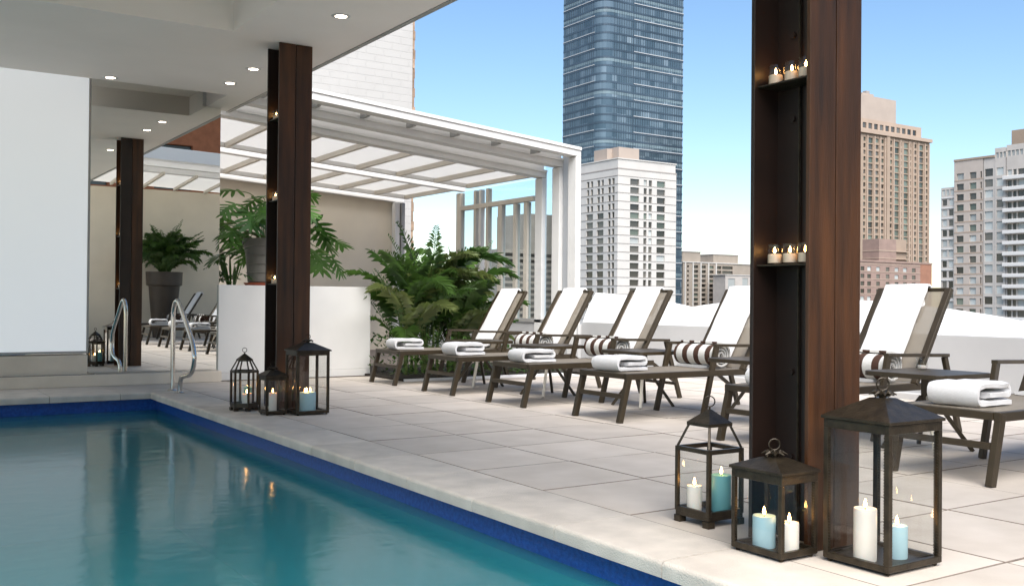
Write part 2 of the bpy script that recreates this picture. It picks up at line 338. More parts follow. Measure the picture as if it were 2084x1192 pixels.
# coping stones: bull-nosed slabs round the pool
coping = []
def nose(w, th=.066, r=.012, over=.045):
    pts = [(0, -th), (w + r, -th), (w + r, -.022)]
    for a in range(1, 6):
        t = R(90 * a / 5); pts.append((w + r - .022 + .022 * math.cos(t), -.022 + .022 * math.sin(t)))
    pts.append((0, 0)); return pts
NM = {}
def coping_right(y0, y1):
    d = round(y1 - y0 - .006, 3)
    if d not in NM:
        mb = MB().ext([(-x, z) for x, z in nose(.420)], -d / 2, d / 2); NM[d] = mb.mesh('coping_stone', M['coping'], smooth=True)
    put('coping_stone', NM[d], deck, (3.047, (y0 + y1) / 2, rnd.uniform(-.001, .001)), (0, 0, rnd.uniform(-.001, .001)))
for j in range(len(ys) - 2):
    if ys[j] > Y_P0 - .9 and ys[j] < 10.9:
        coping_right(ys[j], min(ys[j + 1], Y_P1 + .02))
for i in range(len(xl) - 1):                        # far end, one deep row between pool and riser
    x0, x1 = xl[i], xl[i + 1]; w = x1 - x0 - .006
    mb = MB().extx([(12.05 - x - 0, z) for x, z in nose(1.04)], x0 + .003, x1 - .003)
    mb.build('coping_stone', M['coping'], deck, smooth=True)
for k in range(8):                                   # near end and left side, behind the lens
    B(-2.6 + .7 * k, -1.91 + .7 * k, Y_P0 - .5, Y_P0 + .03, -.05, 0).build('coping_stone', M['coping'], deck, bev=.01)
B(-6, X_P0 + .03, -6, 10.98, -.036, 0).build('left_deck', M['tile'], kind='structure')
B(X_P0 + .04, 3.0, -6, Y_P0 - .51, -.036, 0).build('near_deck', M['tile'], kind='structure')
# pool shell
pw = MB()
pw.box(X_P1, X_P1 + .02, Y_P0, Y_P1, -.24, -.066).box(X_P0, X_P1, Y_P1, Y_P1 + .02, -.24, -.066)
MB().box(X_P1, X_P1 + .02, Y_P0, Y_P1, -1.4, -.242).box(X_P0, X_P1, Y_P1, Y_P1 + .02, -1.4, -.242).build('pool_side', M['poolwall'], kind='structure')
pw.box(X_P0 - .02, X_P0, Y_P0, Y_P1, -1.4, -.04).box(X_P0, X_P1, Y_P0 - .02, Y_P0, -1.4, -.052)
pool = pw.build('pool_wall', M['pooltile'], kind='structure')
B(X_P0, X_P1, Y_P0, Y_P1, -1.35, -1.3).build('pool_floor', M['poolfloor'], kind='structure')
st = thing('pool_steps', 'pale blue underwater steps along the far end of the pool', 'steps', (0, 10.5, -1.3))
for k, (yy, zt) in enumerate([(10.66, -.38), (10.28, -.66)]):
    B(X_P0 + .01, X_P1 - .003, yy, Y_P1 - .003 if k == 0 else yy + .357, -1.299, zt).build('step', M['poolstep'], st, bev=.015)
wm = MB().add([(X_P0, Y_P0, -.19), (X_P1, Y_P0, -.19), (X_P1, Y_P1, -.19), (X_P0, Y_P1, -.19)], [(0, 1, 2, 3)])
wo = wm.build('water', M['water'], kind='structure')
if wo.data.polygons[0].normal.z < 0: wo.data.flip_normals()

# ceiling with a raised coffer and a slot in front of the mirror wall
ZC = 3.36
ce = MB()
ce.box(2.74, 3.85, 1.5, 11.45, ZC, 3.94).box(-6, -2, 1.5, 11.45, ZC, 3.94).box(-2, 2.74, 1.5, 3.4, ZC, 3.94).box(-2, 2.74, 8.7, 11.45, ZC, 3.94)
ce.box(3.545, 3.85, 11.45, 12.45, ZC, 3.94).box(-6, 3.545, 11.45, 12.296, 3.6, 3.94).box(-2, 2.74, 3.4, 8.7, 3.78, 3.94)
ce.box(-6, 3.85, 1.5, 12.6, 3.943, 4.25)
ce.build('ceiling', M['ceil'], kind='structure')
tag(B(3.853, 3.90, 1.5, 12.5, 3.352, 3.42).build('drip_edge', M['alug'], bev=.004), 'grey metal drip edge running along the open side of the canopy ceiling', 'edge trim')
B(-6, 3.71, 12.30, 12.55, 0, 3.94).build('mirror_backing_wall', M['white'], kind='structure')
tag(B(-6, 3.698, 12.05, 12.298, 0, .13).build('riser_ledge', M['riser'], bev=.006), 'long low beige stone ledge under the mirror wall', 'ledge')
mw = thing('mirror_wall', 'tall wall mirror at the pool end reflecting the terrace and lanterns', 'mirror', (2.5, 12.27, .13))
MB().ext([(-1, .132), (3.712, .132), (3.712, 3.355), (3.49, 3.355), (3.49, 3.595), (-1, 3.595)], 12.25, 12.27).build('mirror_panel', M['mirror'], mw)
fp = thing('frosted_panel', 'big white frosted panel hanging in front of the mirror at left', 'panel', (-1, 12.12, .375))
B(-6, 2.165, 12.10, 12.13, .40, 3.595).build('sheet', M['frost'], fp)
B(2.165, 2.19, 12.095, 12.135, .375, 3.595).build('edge_frame', M['alug'], fp)
B(-6, 2.165, 12.095, 12.135, .375, .40).build('bottom_rail', M['alug'], fp)
tag(B(-6, 2.18, 12.09, 12.22, .132, .355).build('base_wall', M['riser'], bev=.004), 'narrow beige base wall below the frosted white panel', 'wall')
tr = thing('floor_track', 'thin shiny metal track along the top of the beige ledge', 'track', (-2, 12.06, .13))
B(-6, 2.25, 12.054, 12.085, .132, .142).build('rail', M['steel'], tr)

# recessed ceiling lamps
def downlight(x, y, label):
    t = thing('ceiling_light', label, 'ceiling light', (x, y, ZC), 'recessed lights in the white ceiling')
    MB().lathe([(.048, 0.002), (.05, -.006), (.075, -.005), (.08, -.001), (.08, .004)], 24, x, y, ZC).build('trim_ring', M['trim'], t, smooth=True)
    MB().lathe([(.001, -.003), (.046, -.003), (.046, .0)], 20, x, y, ZC).build('lens', M['lamp'], t)
downlight(3.33, 7.71, 'lit round ceiling light nearest the sky, above the farther pillar')
downlight(3.36, 10.0, 'lit round ceiling light just left of the farther pillar head')
downlight(3.37, 10.8, 'lit round ceiling light near the mirror corner, second from pillar')
downlight(2.23, 11.28, 'lit round ceiling light above the edge of the frosted panel')

# ------------------------------------------------------------------ pillars
PX0, PX1 = 3.20, 3.52
def pillar(y, label):
    t = thing('pillar', label, 'pillar', (3.36, y + .16, 0), 'dark brown steel pillars holding the canopy')
    z1 = ZC - .002
    for k in range(2):
        a, b2 = (PX0, 3.357) if k == 0 else (3.363, PX1)
        B(a, b2, y, y + .02, 0, z1).build('front_flange', M['brownpost'], t, bev=.003)
        B(a, b2, y + .30, y + .32, 0, z1).build('rear_flange', M['shadeweb' if k == 0 else 'brownpost'], t, bev=.003)
    B(3.345, 3.357, y + .02, y + .30, 0, z1).build('web', M['shadeweb'], t)
    B(3.363, 3.375, y + .02, y + .30, 0, z1).build('web', M['shadeweb'], t)
    z = .35
    while z < 3.2:
        for dy in (.11, .21):
            if dy == .11 or int(z * 10) % 2: MB().tube([(3.345, y + dy, z), (3.333, y + dy, z)], .014, 6).build('bolt', M['shadeweb'], t)
        z += .36
    MB().tube([(3.335, y + .17, .0), (3.335, y + .17, z1)], .006, 6).build('conduit', M['lantern'], t)
    return t
p1 = pillar(2.70, 'large dark brown pillar at right with lanterns round its foot')
p2 = pillar(8.80, 'farther dark brown pillar standing at the pool corner')
# tealights on the shelves
_gl = MB().lathe([(.001, .0), (.031, .0), (.033, .004), (.033, .085), (.031, .085), (.0305, .006), (.001, .006)], 18).mesh('jar', M['glass'], smooth=True)
_wx = MB().lathe([(.001, .007), (.0295, .007), (.0295, .042), (.026, .045), (.001, .043)], 16).mesh('wax', M['wax_p'], smooth=True)
def flame_mesh(h, r):
    pr = [(.0005, 0), (r * .55, h * .06), (r * .9, h * .18), (r, h * .32), (r * .9, h * .48), (r * .66, h * .65), (r * .36, h * .82), (.0004, h)]
    return MB().lathe(pr, 8).mesh('flame', M['flame'], smooth=True)
_fl = flame_mesh(.026, .0055); _flb = flame_mesh(.034, .0062)
_wk = MB().tube([(0, 0, 0), (.001, 0, .012)], .0012, 5).mesh('wick', M['wick'])
def tealight(x, y, z, label, group):
    t = thing('tealight', label, 'tealight', (x, y, z), group)
    put('jar', _gl, t); put('wax', _wx, t); put('wick', _wk, t, (0, 0, .043)); put('flame', _fl, t, (0, 0, .05), (0, 0, rnd.random()))
def shelf(p, y, z):
    MB().box(3.215, 3.344, y + .025, y + .295, z - .008, z).build('shelf', M['lantern'], p, bev=.002)
ordn = ('leftmost', 'middle', 'rightmost')
for z, nm in ((1.93, 'upper'), (1.166, 'lower')):
    shelf(p1, 2.70, z)
    for k in range(3):
        tealight(3.265 + rnd.uniform(-.006, .01), 2.945 - .085 * k, z + .0005, '%s of three lit glass tealights on the %s shelf of the large near pillar' % (ordn[k], nm), 'tealights in the near pillar')
for z, nm in ((2.68, 'top'), (1.92, 'middle'), (1.146, 'bottom')):
    shelf(p2, 8.80, z)
    for k in range(3):
        tealight(3.265, 9.045 - .085 * k, z + .0005, '%s of three lit tealights on the %s shelf of the farther pillar' % (ordn[k], nm), 'tealights in the farther pillar')

# ------------------------------------------------------------------ low white planter wall, beige walls, parapet
lw = thing('planter_wall', 'low plain white wall behind the farther pillar with pots on top', 'wall', (4.65, 12.5, 0))
B(3.70, 5.74, 12.21, 12.95, .095, 1.175).build('upper_block', M['white'], lw, bev=.004)
B(3.70, 5.74, 12.2, 12.95, 0, .092).build('kick_course', M['white'], lw, bev=.003)
tag(B(3.7, 9.3, 18.6, 18.75, -.03, 3.62).build('back_wall', M['beige']), 'beige rendered wall at the back of the glazed enclosure', 'wall')
tag(B(2.6, 9.38, -2.75, -2.6, -.03, 3.86).build('side_wall', M['beige2']), 'beige rendered wall behind the camera, seen only in the mirror', 'wall')
par = thing('parapet', 'light grey parapet wall with white scalloped top behind the loungers', 'parapet', (9.5, 6, 0))
B(9.40, 9.62, -2.5, 12.35, -.03, .69).build('grey_wall', M['parapet'], par, bev=.004)
wv = MB(); N = 150; y0, y1 = -2.5, 12.34
for i in range(N + 1):
    y = y0 + (y1 - y0) * i / N; ph = ((y - 5.52) / 4.68) % 1.0
    zt = .85 + .02 * max(-2, y - 5.52) * .95 + .17 * (math.sin(math.pi * ph) ** .8)
    wv.v += [(9.41, y, .693), (9.52, y, .70 + (zt - .7) * .55), (9.66, y, zt), (9.75, y, zt - .01), (9.75, y, .693)]
for i in range(N):
    for k in range(5):
        a = i * 5 + k; b2 = i * 5 + (k + 1) % 5; wv.f.append((a, b2, b2 + 5, a + 5))
wv.f += [tuple(range(4, -1, -1)), tuple(N * 5 + k for k in range(5))]
wv.build('scalloped_top', M['snow'], par, smooth=True)
tag(B(9.30, 9.398, -2.5, 11.0, -.03, .07).build('parapet_kerb', M['parapet'], bev=.01), 'low pale kerb along the foot of the grey parapet', 'kerb')

# ------------------------------------------------------------------ telescoping glazed enclosure
en = thing('retractable_enclosure', 'white telescoping pool enclosure with sloping translucent roof at the back', 'enclosure', (6.6, 15, 0))
XO = 9.4; XI = 3.92
arches = [(12.40, 3.41, -.0838, .21, .15), (12.84, 3.285, -.0838, .20, .14), (13.32, 3.15, -.0838, .20, .13)]
def arch(par, y, zr, s, w, h, xo=XO, xi=XI, m='alu', dirn=1):
    z = lambda x: zr + s * (x - xo)
    a = MB()
    a.add([(xi, y, z(xi) - h), (xo, y, z(xo) - h), (xo, y + w, z(xo) - h), (xi, y + w, z(xi) - h), (xi, y, z(xi)), (xo, y, z(xo)), (xo, y + w, z(xo)), (xi, y + w, z(xi))],
          [(0, 3, 2, 1), (4, 5, 6, 7), (0, 1, 5, 4), (1, 2, 6, 5), (2, 3, 7, 6), (3, 0, 4, 7)])
    o = a.build('arch_frame', M[m], par, bev=.008)
    l2 = MB(); l2.box(xo - .10, xo, y, y + w, 0, z(xo) - h - .001); l2.build('frame_leg', M[m], par, bev=.008)
    # ribs: slim raised strip on the face, clips in the channel
    r2 = MB(); r2.add([(xi, y - .025, z(xi) - h * .32), (xo - .01, y - .025, z(xo) - h * .32), (xo - .01, y - .001, z(xo) - h * .32), (xi, y - .001, z(xi) - h * .32),
                       (xi, y - .025, z(xi) - .004), (xo - .01, y - .025, z(xo) - .004), (xo - .01, y - .001, z(xo) - .004), (xi, y - .001, z(xi) - .004)],
                      [(0, 3, 2, 1), (4, 5, 6, 7), (0, 1, 5, 4), (1, 2, 6, 5), (2, 3, 7, 6), (3, 0, 4, 7)])
    r2.build('cover_strip', M[m], par)
    return z
for i, (y, zr, s, w, h) in enumerate(arches):
    z = arch(en, y, zr, s, w, h)
    if i < 2:                                         # pale channel and roof sheet behind each frame, with clips
        y2 = arches[i + 1][0]
        q = MB().add([(XI, y + w, z(XI) - .03), (XO, y + w, z(XO) - .03), (XO, y2 + .1, z(XO) - .03), (XI, y2 + .1, z(XI) - .03), (XI, y + w, z(XI) - .018), (XO, y + w, z(XO) - .018), (XO, y2 + .1, z(XO) - .018), (XI, y2 + .1, z(XI) - .018)], [(0, 3, 2, 1), (4, 5, 6, 7), (0, 1, 5, 4), (1, 2, 6, 5), (2, 3, 7, 6), (3, 0, 4, 7)])
        q.build('roof_sheet', M['sheet'], en)
        y3 = y2 + .09; zn = arches[i + 1][1]
        zz_ = lambda x, b: (zn if b == 0 else zr - .031) + s * (x - XO)
        MB().add([(XI, y3, zz_(XI, 0)), (XO, y3, zz_(XO, 0)), (XO, y3 + .01, zz_(XO, 0)), (XI, y3 + .01, zz_(XI, 0)), (XI, y3, zz_(XI, 1)), (XO, y3, zz_(XO, 1)), (XO, y3 + .01, zz_(XO, 1)), (XI, y3 + .01, zz_(XI, 1))], [(0, 3, 2, 1), (4, 5, 6, 7), (0, 1, 5, 4), (1, 2, 6, 5), (2, 3, 7, 6), (3, 0, 4, 7)]).build('closer_strip', M['alu'], en)
        if i == 0:
            for k in range(7):
                x = 4.4 + .72 * k; B(x, x + .05, y + w, y2 - .02, z(x) - h - .02, z(x) - .05).build('clip', M['alug'], en)
        q2 = MB().box(XO - .03, XO - .015, y + w, y2, .72, z(XO) - .05); q2.build('glass_pane', M['sheet' if i == 0 else 'gpane'], en)
zr0 = lambda x: 3.14 - .085 * (x - XO)
rear = lambda x: 3.15 - .062 * (x - XO)
def roofz(x, y):
    t = (y - 13.46) / (18.5 - 13.46); return zr0(x) * (1 - t) + rear(x) * t
def purlin(y, w, h, m='alu', nm='purlin'):
    MB().add([(XI, y, roofz(XI, y) - h), (XO, y, roofz(XO, y) - h), (XO, y + w, roofz(XO, y + w) - h), (XI, y + w, roofz(XI, y + w) - h), (XI, y, roofz(XI, y)), (XO, y, roofz(XO, y)), (XO, y + w, roofz(XO, y + w)), (XI, y + w, roofz(XI, y + w))],
             [(0, 3, 2, 1), (4, 5, 6, 7), (0, 1, 5, 4), (1, 2, 6, 5), (2, 3, 7, 6), (3, 0, 4, 7)]).build(nm, M[m], en, bev=.006)
purlin(15.95, .13, .12, 'alu'); purlin(15.72, .1, .07, 'alu'); purlin(18.42, .16, .14, 'alu'); purlin(18.2, .1, .08, 'alu')
rx = [4.1, 4.85, 5.6, 6.36, 7.12, 7.88, 8.64]
for (ya, yb) in ((13.53, 15.71), (16.09, 18.19)):
    for x in rx + [XO - .09]:
        MB().bar((x, ya, roofz(x, ya) - .05), (x, yb, roofz(x, yb) - .05), .06, .08).build('rafter', M['aluw'], en, bev=.004)
    xx = [XI] + rx + [XO]
    for a, b2 in zip(xx[:-1], xx[1:]):
        yb2 = yb + .05
        q = [(a, ya), (b2, ya), (b2, yb2), (a, yb2)]
        MB().add([(x, y, roofz(x, y) + .006) for x, y in q] + [(x, y, roofz(x, y) + .014) for x, y in q], [(0, 3, 2, 1), (4, 5, 6, 7), (0, 1, 5, 4), (1, 2, 6, 5), (2, 3, 7, 6), (3, 0, 4, 7)]).build('roof_panel', M['sheet'], en)
# glazed side, parallel to the parapet
for (ya, yb, zt, m) in [(15.95, 16.13, 3.0, 'aluw'), (15.42, 15.5, 3.0, 'aluw'), (15.24, 15.32, 3.0, 'alu'), (15.0, 15.08, 3.0, 'aluw'), (14.55, 14.68, 2.68, 'aluw'), (14.09, 14.19, 2.66, 'aluw'), (13.76, 13.87, 2.66, 'aluw')]:
    B(XO - .09, XO - .005, ya, yb, .72, zt).build('side_post', M[m], en, bev=.004)
B(XO - .10, XO, 13.58, 15.95, 2.67, 2.75).build('side_rail', M['aluw'], en, bev=.004)
B(XO - .10, XO, 12.53, 16.1, .66, .715).build('sill', M['alug'], en, bev=.004)
for ya, yb in ((15.5, 15.95), (14.68, 15.0), (14.19, 14.55), (13.87, 14.09), (13.58, 13.76)):
    B(XO - .05, XO - .04, ya, yb, .716, 2.668).build('glass_pane', M['gpane'], en)
B(XO - .05, XO - .04, 13.58, 15.95, 2.751, 3.02).build('glass_pane', M['gpane'], en)
B(9.16, 9.26, 18.34, 18.5, 0, 3.0).build('back_post', M['alu'], en, bev=.006)
B(9.28, 9.36, 18.3, 18.5, 0, 3.0).build('back_post', M['alug'], en, bev=.006)
tag(B(9.33, 9.6, 12.36, 18.5, -.03, .655).build('sill_wall', M['parapet']), 'low grey wall under the glazed side of the enclosure', 'wall')
# second enclosure behind the camera, seen in the mirror
e2 = thing('retractable_enclosure', 'white enclosure over the near end of the terrace, seen in the mirror', 'enclosure', (6.6, -1, 0))
for (y, zr, h) in ((.2, 4.46, .30), (-.3, 4.28, .22), (-.8, 4.16, .18)):
    arch(e2, y, zr, -.03, .2, h, 9.38, 3.95, 'snow')
for x in (4.6, 5.4, 6.2, 7.0, 7.8, 8.6):
    MB().bar((x, -.5, 4.06 - .03 * (x - 6)), (x, -2.6, 3.93 - .03 * (x - 6)), .06, .07).build('rafter', M['aluw'], e2)
MB().add([(3.95, 0, 4.36), (9.38, 0, 4.20), (9.38, -2.7, 3.87), (3.95, -2.7, 4.03), (3.95, 0, 4.37), (9.38, 0, 4.21), (9.38, -2.7, 3.88), (3.95, -2.7, 4.04)], [(0, 3, 2, 1), (4, 5, 6, 7), (0, 1, 5, 4), (1, 2, 6, 5), (2, 3, 7, 6), (3, 0, 4, 7)]).build('roof_sheet', M['sheet'], e2)

# ------------------------------------------------------------------ sun loungers and what lies on them
def make_lounger():
    t = thing('sun_lounger', 'x', 'sun lounger', (0, 0, 0), 'bronze sun loungers set in a row along the terrace')
    Wd = .66; b = M['bronze']
    for y in (.022, Wd - .022):
        MB().bar((0, y, 0), (.10, y, .395), .042, .05, (1, 0, 0)).build('foot_leg', b, t, bev=.004)
        MB().box(.06, 1.62, y - .02, y + .02, .355, .408).build('side_rail', b, t, bev=.005)
        MB().bar((.94, y + (.03 if y < .3 else -.03) * 0, 0), (1.10, y, .62), .034, .05, (1, 0, 0)).build('front_leg', b, t, bev=.004)
        MB().bar((2.0, y, 0), (1.80, y, .60), .034, .045, (1, 0, 0)).build('rear_leg', b, t, bev=.004)
        MB().bar((1.075, y, .628), (1.84, y, .61), .045, .026).build('armrest', b, t, bev=.004)
        MB().bar((1.42, y, .40), (1.865, y, 1.13), .036, .055, (0, 1, 0)).build('back_rail', b, t, bev=.005)
        MB().bar((1.62, y, .375), (1.94, y, .17), .03, .03).build('recline_strut', b, t, bev=.003)
    MB().box(.055, .095, .042, Wd - .042, .362, .406).build('end_rail', b, t, bev=.004)
    MB().box(.03, .07, .045, Wd - .045, .20, .236).build('stretcher', b, t, bev=.004)
    MB().box(1.93, 1.96, .04, Wd - .04, .14, .17).build('rear_stretcher', b, t, bev=.003)
    MB().bar((1.86, .03, 1.122), (1.86, Wd - .03, 1.122), .03, .03).build('top_rail', b, t, bev=.004)
    MB().bar((.10, Wd / 2, .404), (1.45, Wd / 2, .404), Wd - .085, .008).build('seat_sling', M['sling'], t)
    MB().bar((1.428, Wd / 2, .412), (1.862, Wd / 2, 1.122), Wd - .072, .008, (0, 1, 0)).add([], []).build('back_sling', M['sling'], t)
    return t
# back sling: flat panel lying in the plane of the back rails
lounger0 = make_lounger()
bs = [c for c in bpy.data.objects if c.parent == lounger0 and c.name.startswith('back_sling')][0]
def slab(p, q, half, th, ya, yb):
    p = Vector(p); q = Vector(q); d = (q - p).normalized(); nrm = Vector((-d.z, 0, d.x)) * th / 2
    vs = []
    for P in (p, q):
        for y in (ya, yb):
            for s in (-1, 1): vs.append((P.x + nrm.x * s, y, P.z + nrm.z * s))
    return MB().add(vs, [(0, 1, 3, 2), (4, 6, 7, 5), (0, 4, 5, 1), (2, 3, 7, 6), (0, 2, 6, 4), (1, 5, 7, 3)])
bs.data = slab((1.43, 0, .413), (1.86, 0, 1.12), 0, .008, .036, .624).mesh('back_sling', M['sling'])
LX = 5.25
loungers = [(10.52, 'bronze sun lounger farthest back, beside the potted palm bed, no striped roll'), (9.12, 'second bronze sun lounger from the low white wall'), (7.78, 'third bronze sun lounger, in front of the white tower'),
            (6.39, 'fourth bronze sun lounger, whole foot end in view left of the near pillar'), (4.62, 'fifth bronze sun lounger, reclined behind the near pillar'), (3.13, 'nearest bronze sun lounger at the right edge behind the big lantern'),
            (1.45, 'bronze lounger with a striped roll just beyond the frame, seen in mirror'), (-.95, 'last bronze lounger by the tall dark pot, seen in mirror')]
def strip(path, th, ya, yb, ny=6, amp=.004, seed=0):
    """cloth of thickness th following a path in x,z, running from ya to yb"""
    r = random.Random(seed); n = len(path); mb = MB(); P = [Vector((x, 0, z)) for x, z in path]; tops = []; bots = []
    for i, p in enumerate(P):
        d = (P[min(i + 1, n - 1)] - P[max(i - 1, 0)]).normalized(); nr = Vector((-d.z, 0, d.x)) * th / 2
        tops.append(p + nr); bots.append(p - nr)
    ring = tops + bots[::-1]; m = len(ring)
    for j in range(ny + 1):
        y = ya + (yb - ya) * j / ny
        e = .5 * th if j in (0, ny) else 0
        for i, p in enumerate(ring):
            c = P[i if i < n else m - 1 - i]; q = p + (c - p) * (.35 if j in (0, ny) else 0)
            mb.v.append((q.x + r.uniform(-amp, amp), y + r.uniform(-amp, amp) * 1.5, q.z + r.uniform(-amp, amp) * .6))
    for j in range(ny):
        for i in range(m):
            k = (i + 1) % m; mb.f.append((j * m + i, j * m + k, (j + 1) * m + k, (j + 1) * m + i))
    for j in (0, ny):
        for i in range(n - 1):
            f = (j * m + i, j * m + i + 1, j * m + m - 2 - i, j * m + m - 1 - i); mb.f.append(f if j == 0 else f[::-1])
    return mb
def arcpts(cx, cz, r, a0, a1, k=5): return [(cx + r * math.cos(R(a0 + (a1 - a0) * i / k)), cz + r * math.sin(R(a0 + (a1 - a0) * i / k))) for i in range(k + 1)]
def folded(seed):
    r = random.Random(seed); L = .33
    p = [(L * (1 - k / 6), .016) for k in range(6)] + arcpts(.03, .052, .036, 270, 90, 6) + [(.03 + (L - .075) * k / 5, .088 + .003 * math.sin(k)) for k in range(1, 5)]
    p += arcpts(L - .035, .068, .021, 85, -85, 5) + [(L - .04 - (L - .15) * k / 4, .049) for k in range(1, 5)]
    mb = strip(p, .027, -.15, .15, 8, .0022, seed)
    me = mb.mesh('folded_towel', M['towel'], smooth=True); return me
FT = [folded(3), folded(5), folded(9)]
def spiral():
    p = []
    for k in range(70):
        a = k * 17; r = .018 + .092 * (k / 69); p.append((r * math.cos(R(a)), .108 + r * math.sin(R(a))))
    return strip(p, .0185, -.27, .27, 10, .0012, 4).mesh('striped_roll', M['stripe'], smooth=True)
SR = spiral()
def drape(off):
    nrm = (-.859, .511)     # outward from the back towards the sitter
    def pt(t, o): return (1.43 + .43 * t + nrm[0] * o, .413 + .707 * t + nrm[1] * o)
    p = [(1.17, .424), (1.26, .422), (1.34, .43)] + [pt(t, .02) for t in (.04, .15, .3, .45, .6, .75, .9, .98)] + [(1.855, 1.158), (1.885, 1.158), (1.905, 1.14)] + [pt(t, -.03) for t in (.93, .85, .75, .66)]
    return p
DT = strip(drape(0), .026, -.195, .195, 10, .0025, 11).mesh('draped_towel', M['towel'], smooth=True)
names = ['farthest', 'second', 'third', 'fourth', 'fifth', 'nearest']
for i, (y, lab) in enumerate(loungers):
    o = lounger0 if i == 0 else copy_tree(lounger0, None, lab)
    o.location = (LX + rnd.uniform(-.02, .03), y, 0); o.rotation_euler = (0, 0, rnd.uniform(-.012, .012)); o['label'] = lab; ORG[o.name] = Vector(o.location)
    where = lab.split(',')[0] if i < 6 else None
    wh = ['the farthest lounger beside the palm', 'the second lounger from the white wall', 'the third lounger from the white wall', 'the fourth lounger, left of the near pillar', 'the fifth lounger, behind the near pillar', 'the nearest lounger at the right edge', 'the first lounger beyond the frame, in the mirror', 'the lounger by the dark pot in the mirror'][i]
    t = put('folded_towel', FT[i % 3], None, (LX + .13, y + .33 + rnd.uniform(-.02, .02), .4085), (0, 0, rnd.uniform(-.12, .12)), scale=(1.08, 1.06, 1.3 + rnd.uniform(-.08, .1)))
    tag(t, 'white folded towel on the foot of ' + wh, 'towel', 'folded white towels on the lounger feet')
    t = put('draped_towel', DT, None, (LX, y + (.38 if i != 4 else .385), 0))
    tag(t, 'white towel draped over the back of ' + wh, 'towel', 'white towels over the lounger backs')
    if 0 < i < 5 or i > 5:
        t = put('striped_towel_roll', SR, None, (LX + 1.24, y + .33, .4085 + .018), (0, 0, rnd.uniform(-.05, .05)))
        tag(t, 'striped brown towel roll on ' + wh, 'towel roll', 'striped towel rolls on the loungers')
# side tables
def make_table():
    t = thing('side_table', 'x', 'side table', (0, 0, 0), 'low bronze tables between the loungers')
    top = MB(); s = .31; r = .07; poly = []
    for cx, cy, a0 in ((s - r, s - r, 0), (-s + r, s - r, 90), (-s + r, -s + r, 180), (s - r, -s + r, 270)):
        for k in range(5): a = R(a0 + 90 * k / 4); poly.append((cx + r * math.cos(a), cy + r * math.sin(a)))
    n = len(poly); top.add([(x, y, .508) for x, y in poly] + [(x, y, .54) for x, y in poly], [tuple(reversed(range(n))), tuple(range(n, 2 * n))] + [(i, (i + 1) % n, (i + 1) % n + n, i + n) for i in range(n)])
    top.build('table_top', M['bronze'], t, bev=.005)
    MB().box(-.03, .03, -.03, .03, .33, .507).build('column', M['bronze'], t, bev=.003)
    for a, b2, m in ((-.21, -.21, 'alug'), (-.21, .21, 'bronze'), (.21, -.21, 'bronze'), (.21, .21, 'bronze')):
        MB().bar((a * .12, b2 * .12, .37), (a, b2, .0), .028, .028).build('leg', M['aluw' if m == 'alug' else m], t, bev=.003)
    return t
tb = make_table()
for i, (x, y, lab) in enumerate([(6.15, 10.08, 'bronze side table between the two farthest loungers'), (6.2, 8.74, 'bronze side table between second and third loungers'), (6.38, 7.40, 'bronze side table between third and fourth loungers'),
                                 (6.3, 5.85, 'bronze side table partly behind the near pillar'), (6.2, 4.20, 'bronze side table with a clear glass candle holder on it')]):
    o = tb if i == 0 else copy_tree(tb); o.location = (x, y, 0); o['label'] = lab
gv = thing('glass_votive', 'small clear glass candle holder on the side table near the right edge', 'candle holder', (6.33, 4.33, .5405))
put('cup', MB().lathe([(.001, 0), (.03, 0), (.042, .03), (.04, .07), (.046, .085), (.043, .085), (.036, .068), (.037, .03), (.001, .008)], 16).mesh('cup', M['glass'], smooth=True), gv)
put('wax', MB().lathe([(.001, .01), (.03, .012), (.034, .03), (.001, .032)], 12).mesh('wax', M['wax_w'], smooth=True), gv)

# ------------------------------------------------------------------ grab rail
gr = thing('grab_rail', 'polished steel pool grab rail standing at the pool corner', 'handrail', (2.87, 10.9, 0))
def smooth_path(pts, k=6):
    out = []; n = len(pts); P = [Vector(p) for p in pts]
    for i in range(n - 1):
        p0 = P[max(i - 1, 0)]; p1_, p2_ = P[i], P[i + 1]; p3 = P[min(i + 2, n - 1)]
        for j in range(k):
            t = j / k; out.append(.5 * ((2 * p1_) + (-p0 + p2_) * t + (2 * p0 - 5 * p1_ + 4 * p2_ - p3) * t * t + (-p0 + 3 * p1_ - 3 * p2_ + p3) * t ** 3))
    out.append(P[-1]); return out
MB().tube(smooth_path([(2.87, 11.1, 0), (2.87, 11.1, .35), (2.87, 11.1, .7), (2.87, 11.09, .87), (2.87, 11.03, .955), (2.87, 10.93, .975), (2.87, 10.82, .92), (2.87, 10.55, .72), (2.87, 10.36, .57), (2.87, 10.29, .47), (2.87, 10.27, .38), (2.87, 10.33, .27), (2.87, 10.45, .215), (2.87, 10.62, .19), (2.87, 10.73, .17), (2.87, 10.79, .11), (2.87, 10.8, 0)]), .024, 14).build('tube', M['steel'], gr, smooth=True)
for y in (11.1, 10.8): MB().lathe([(.055, 0.001), (.055, .008), (.04, .016), (.026, .018)], 20, 2.87, y).build('base_flange', M['steel'], gr, smooth=True)

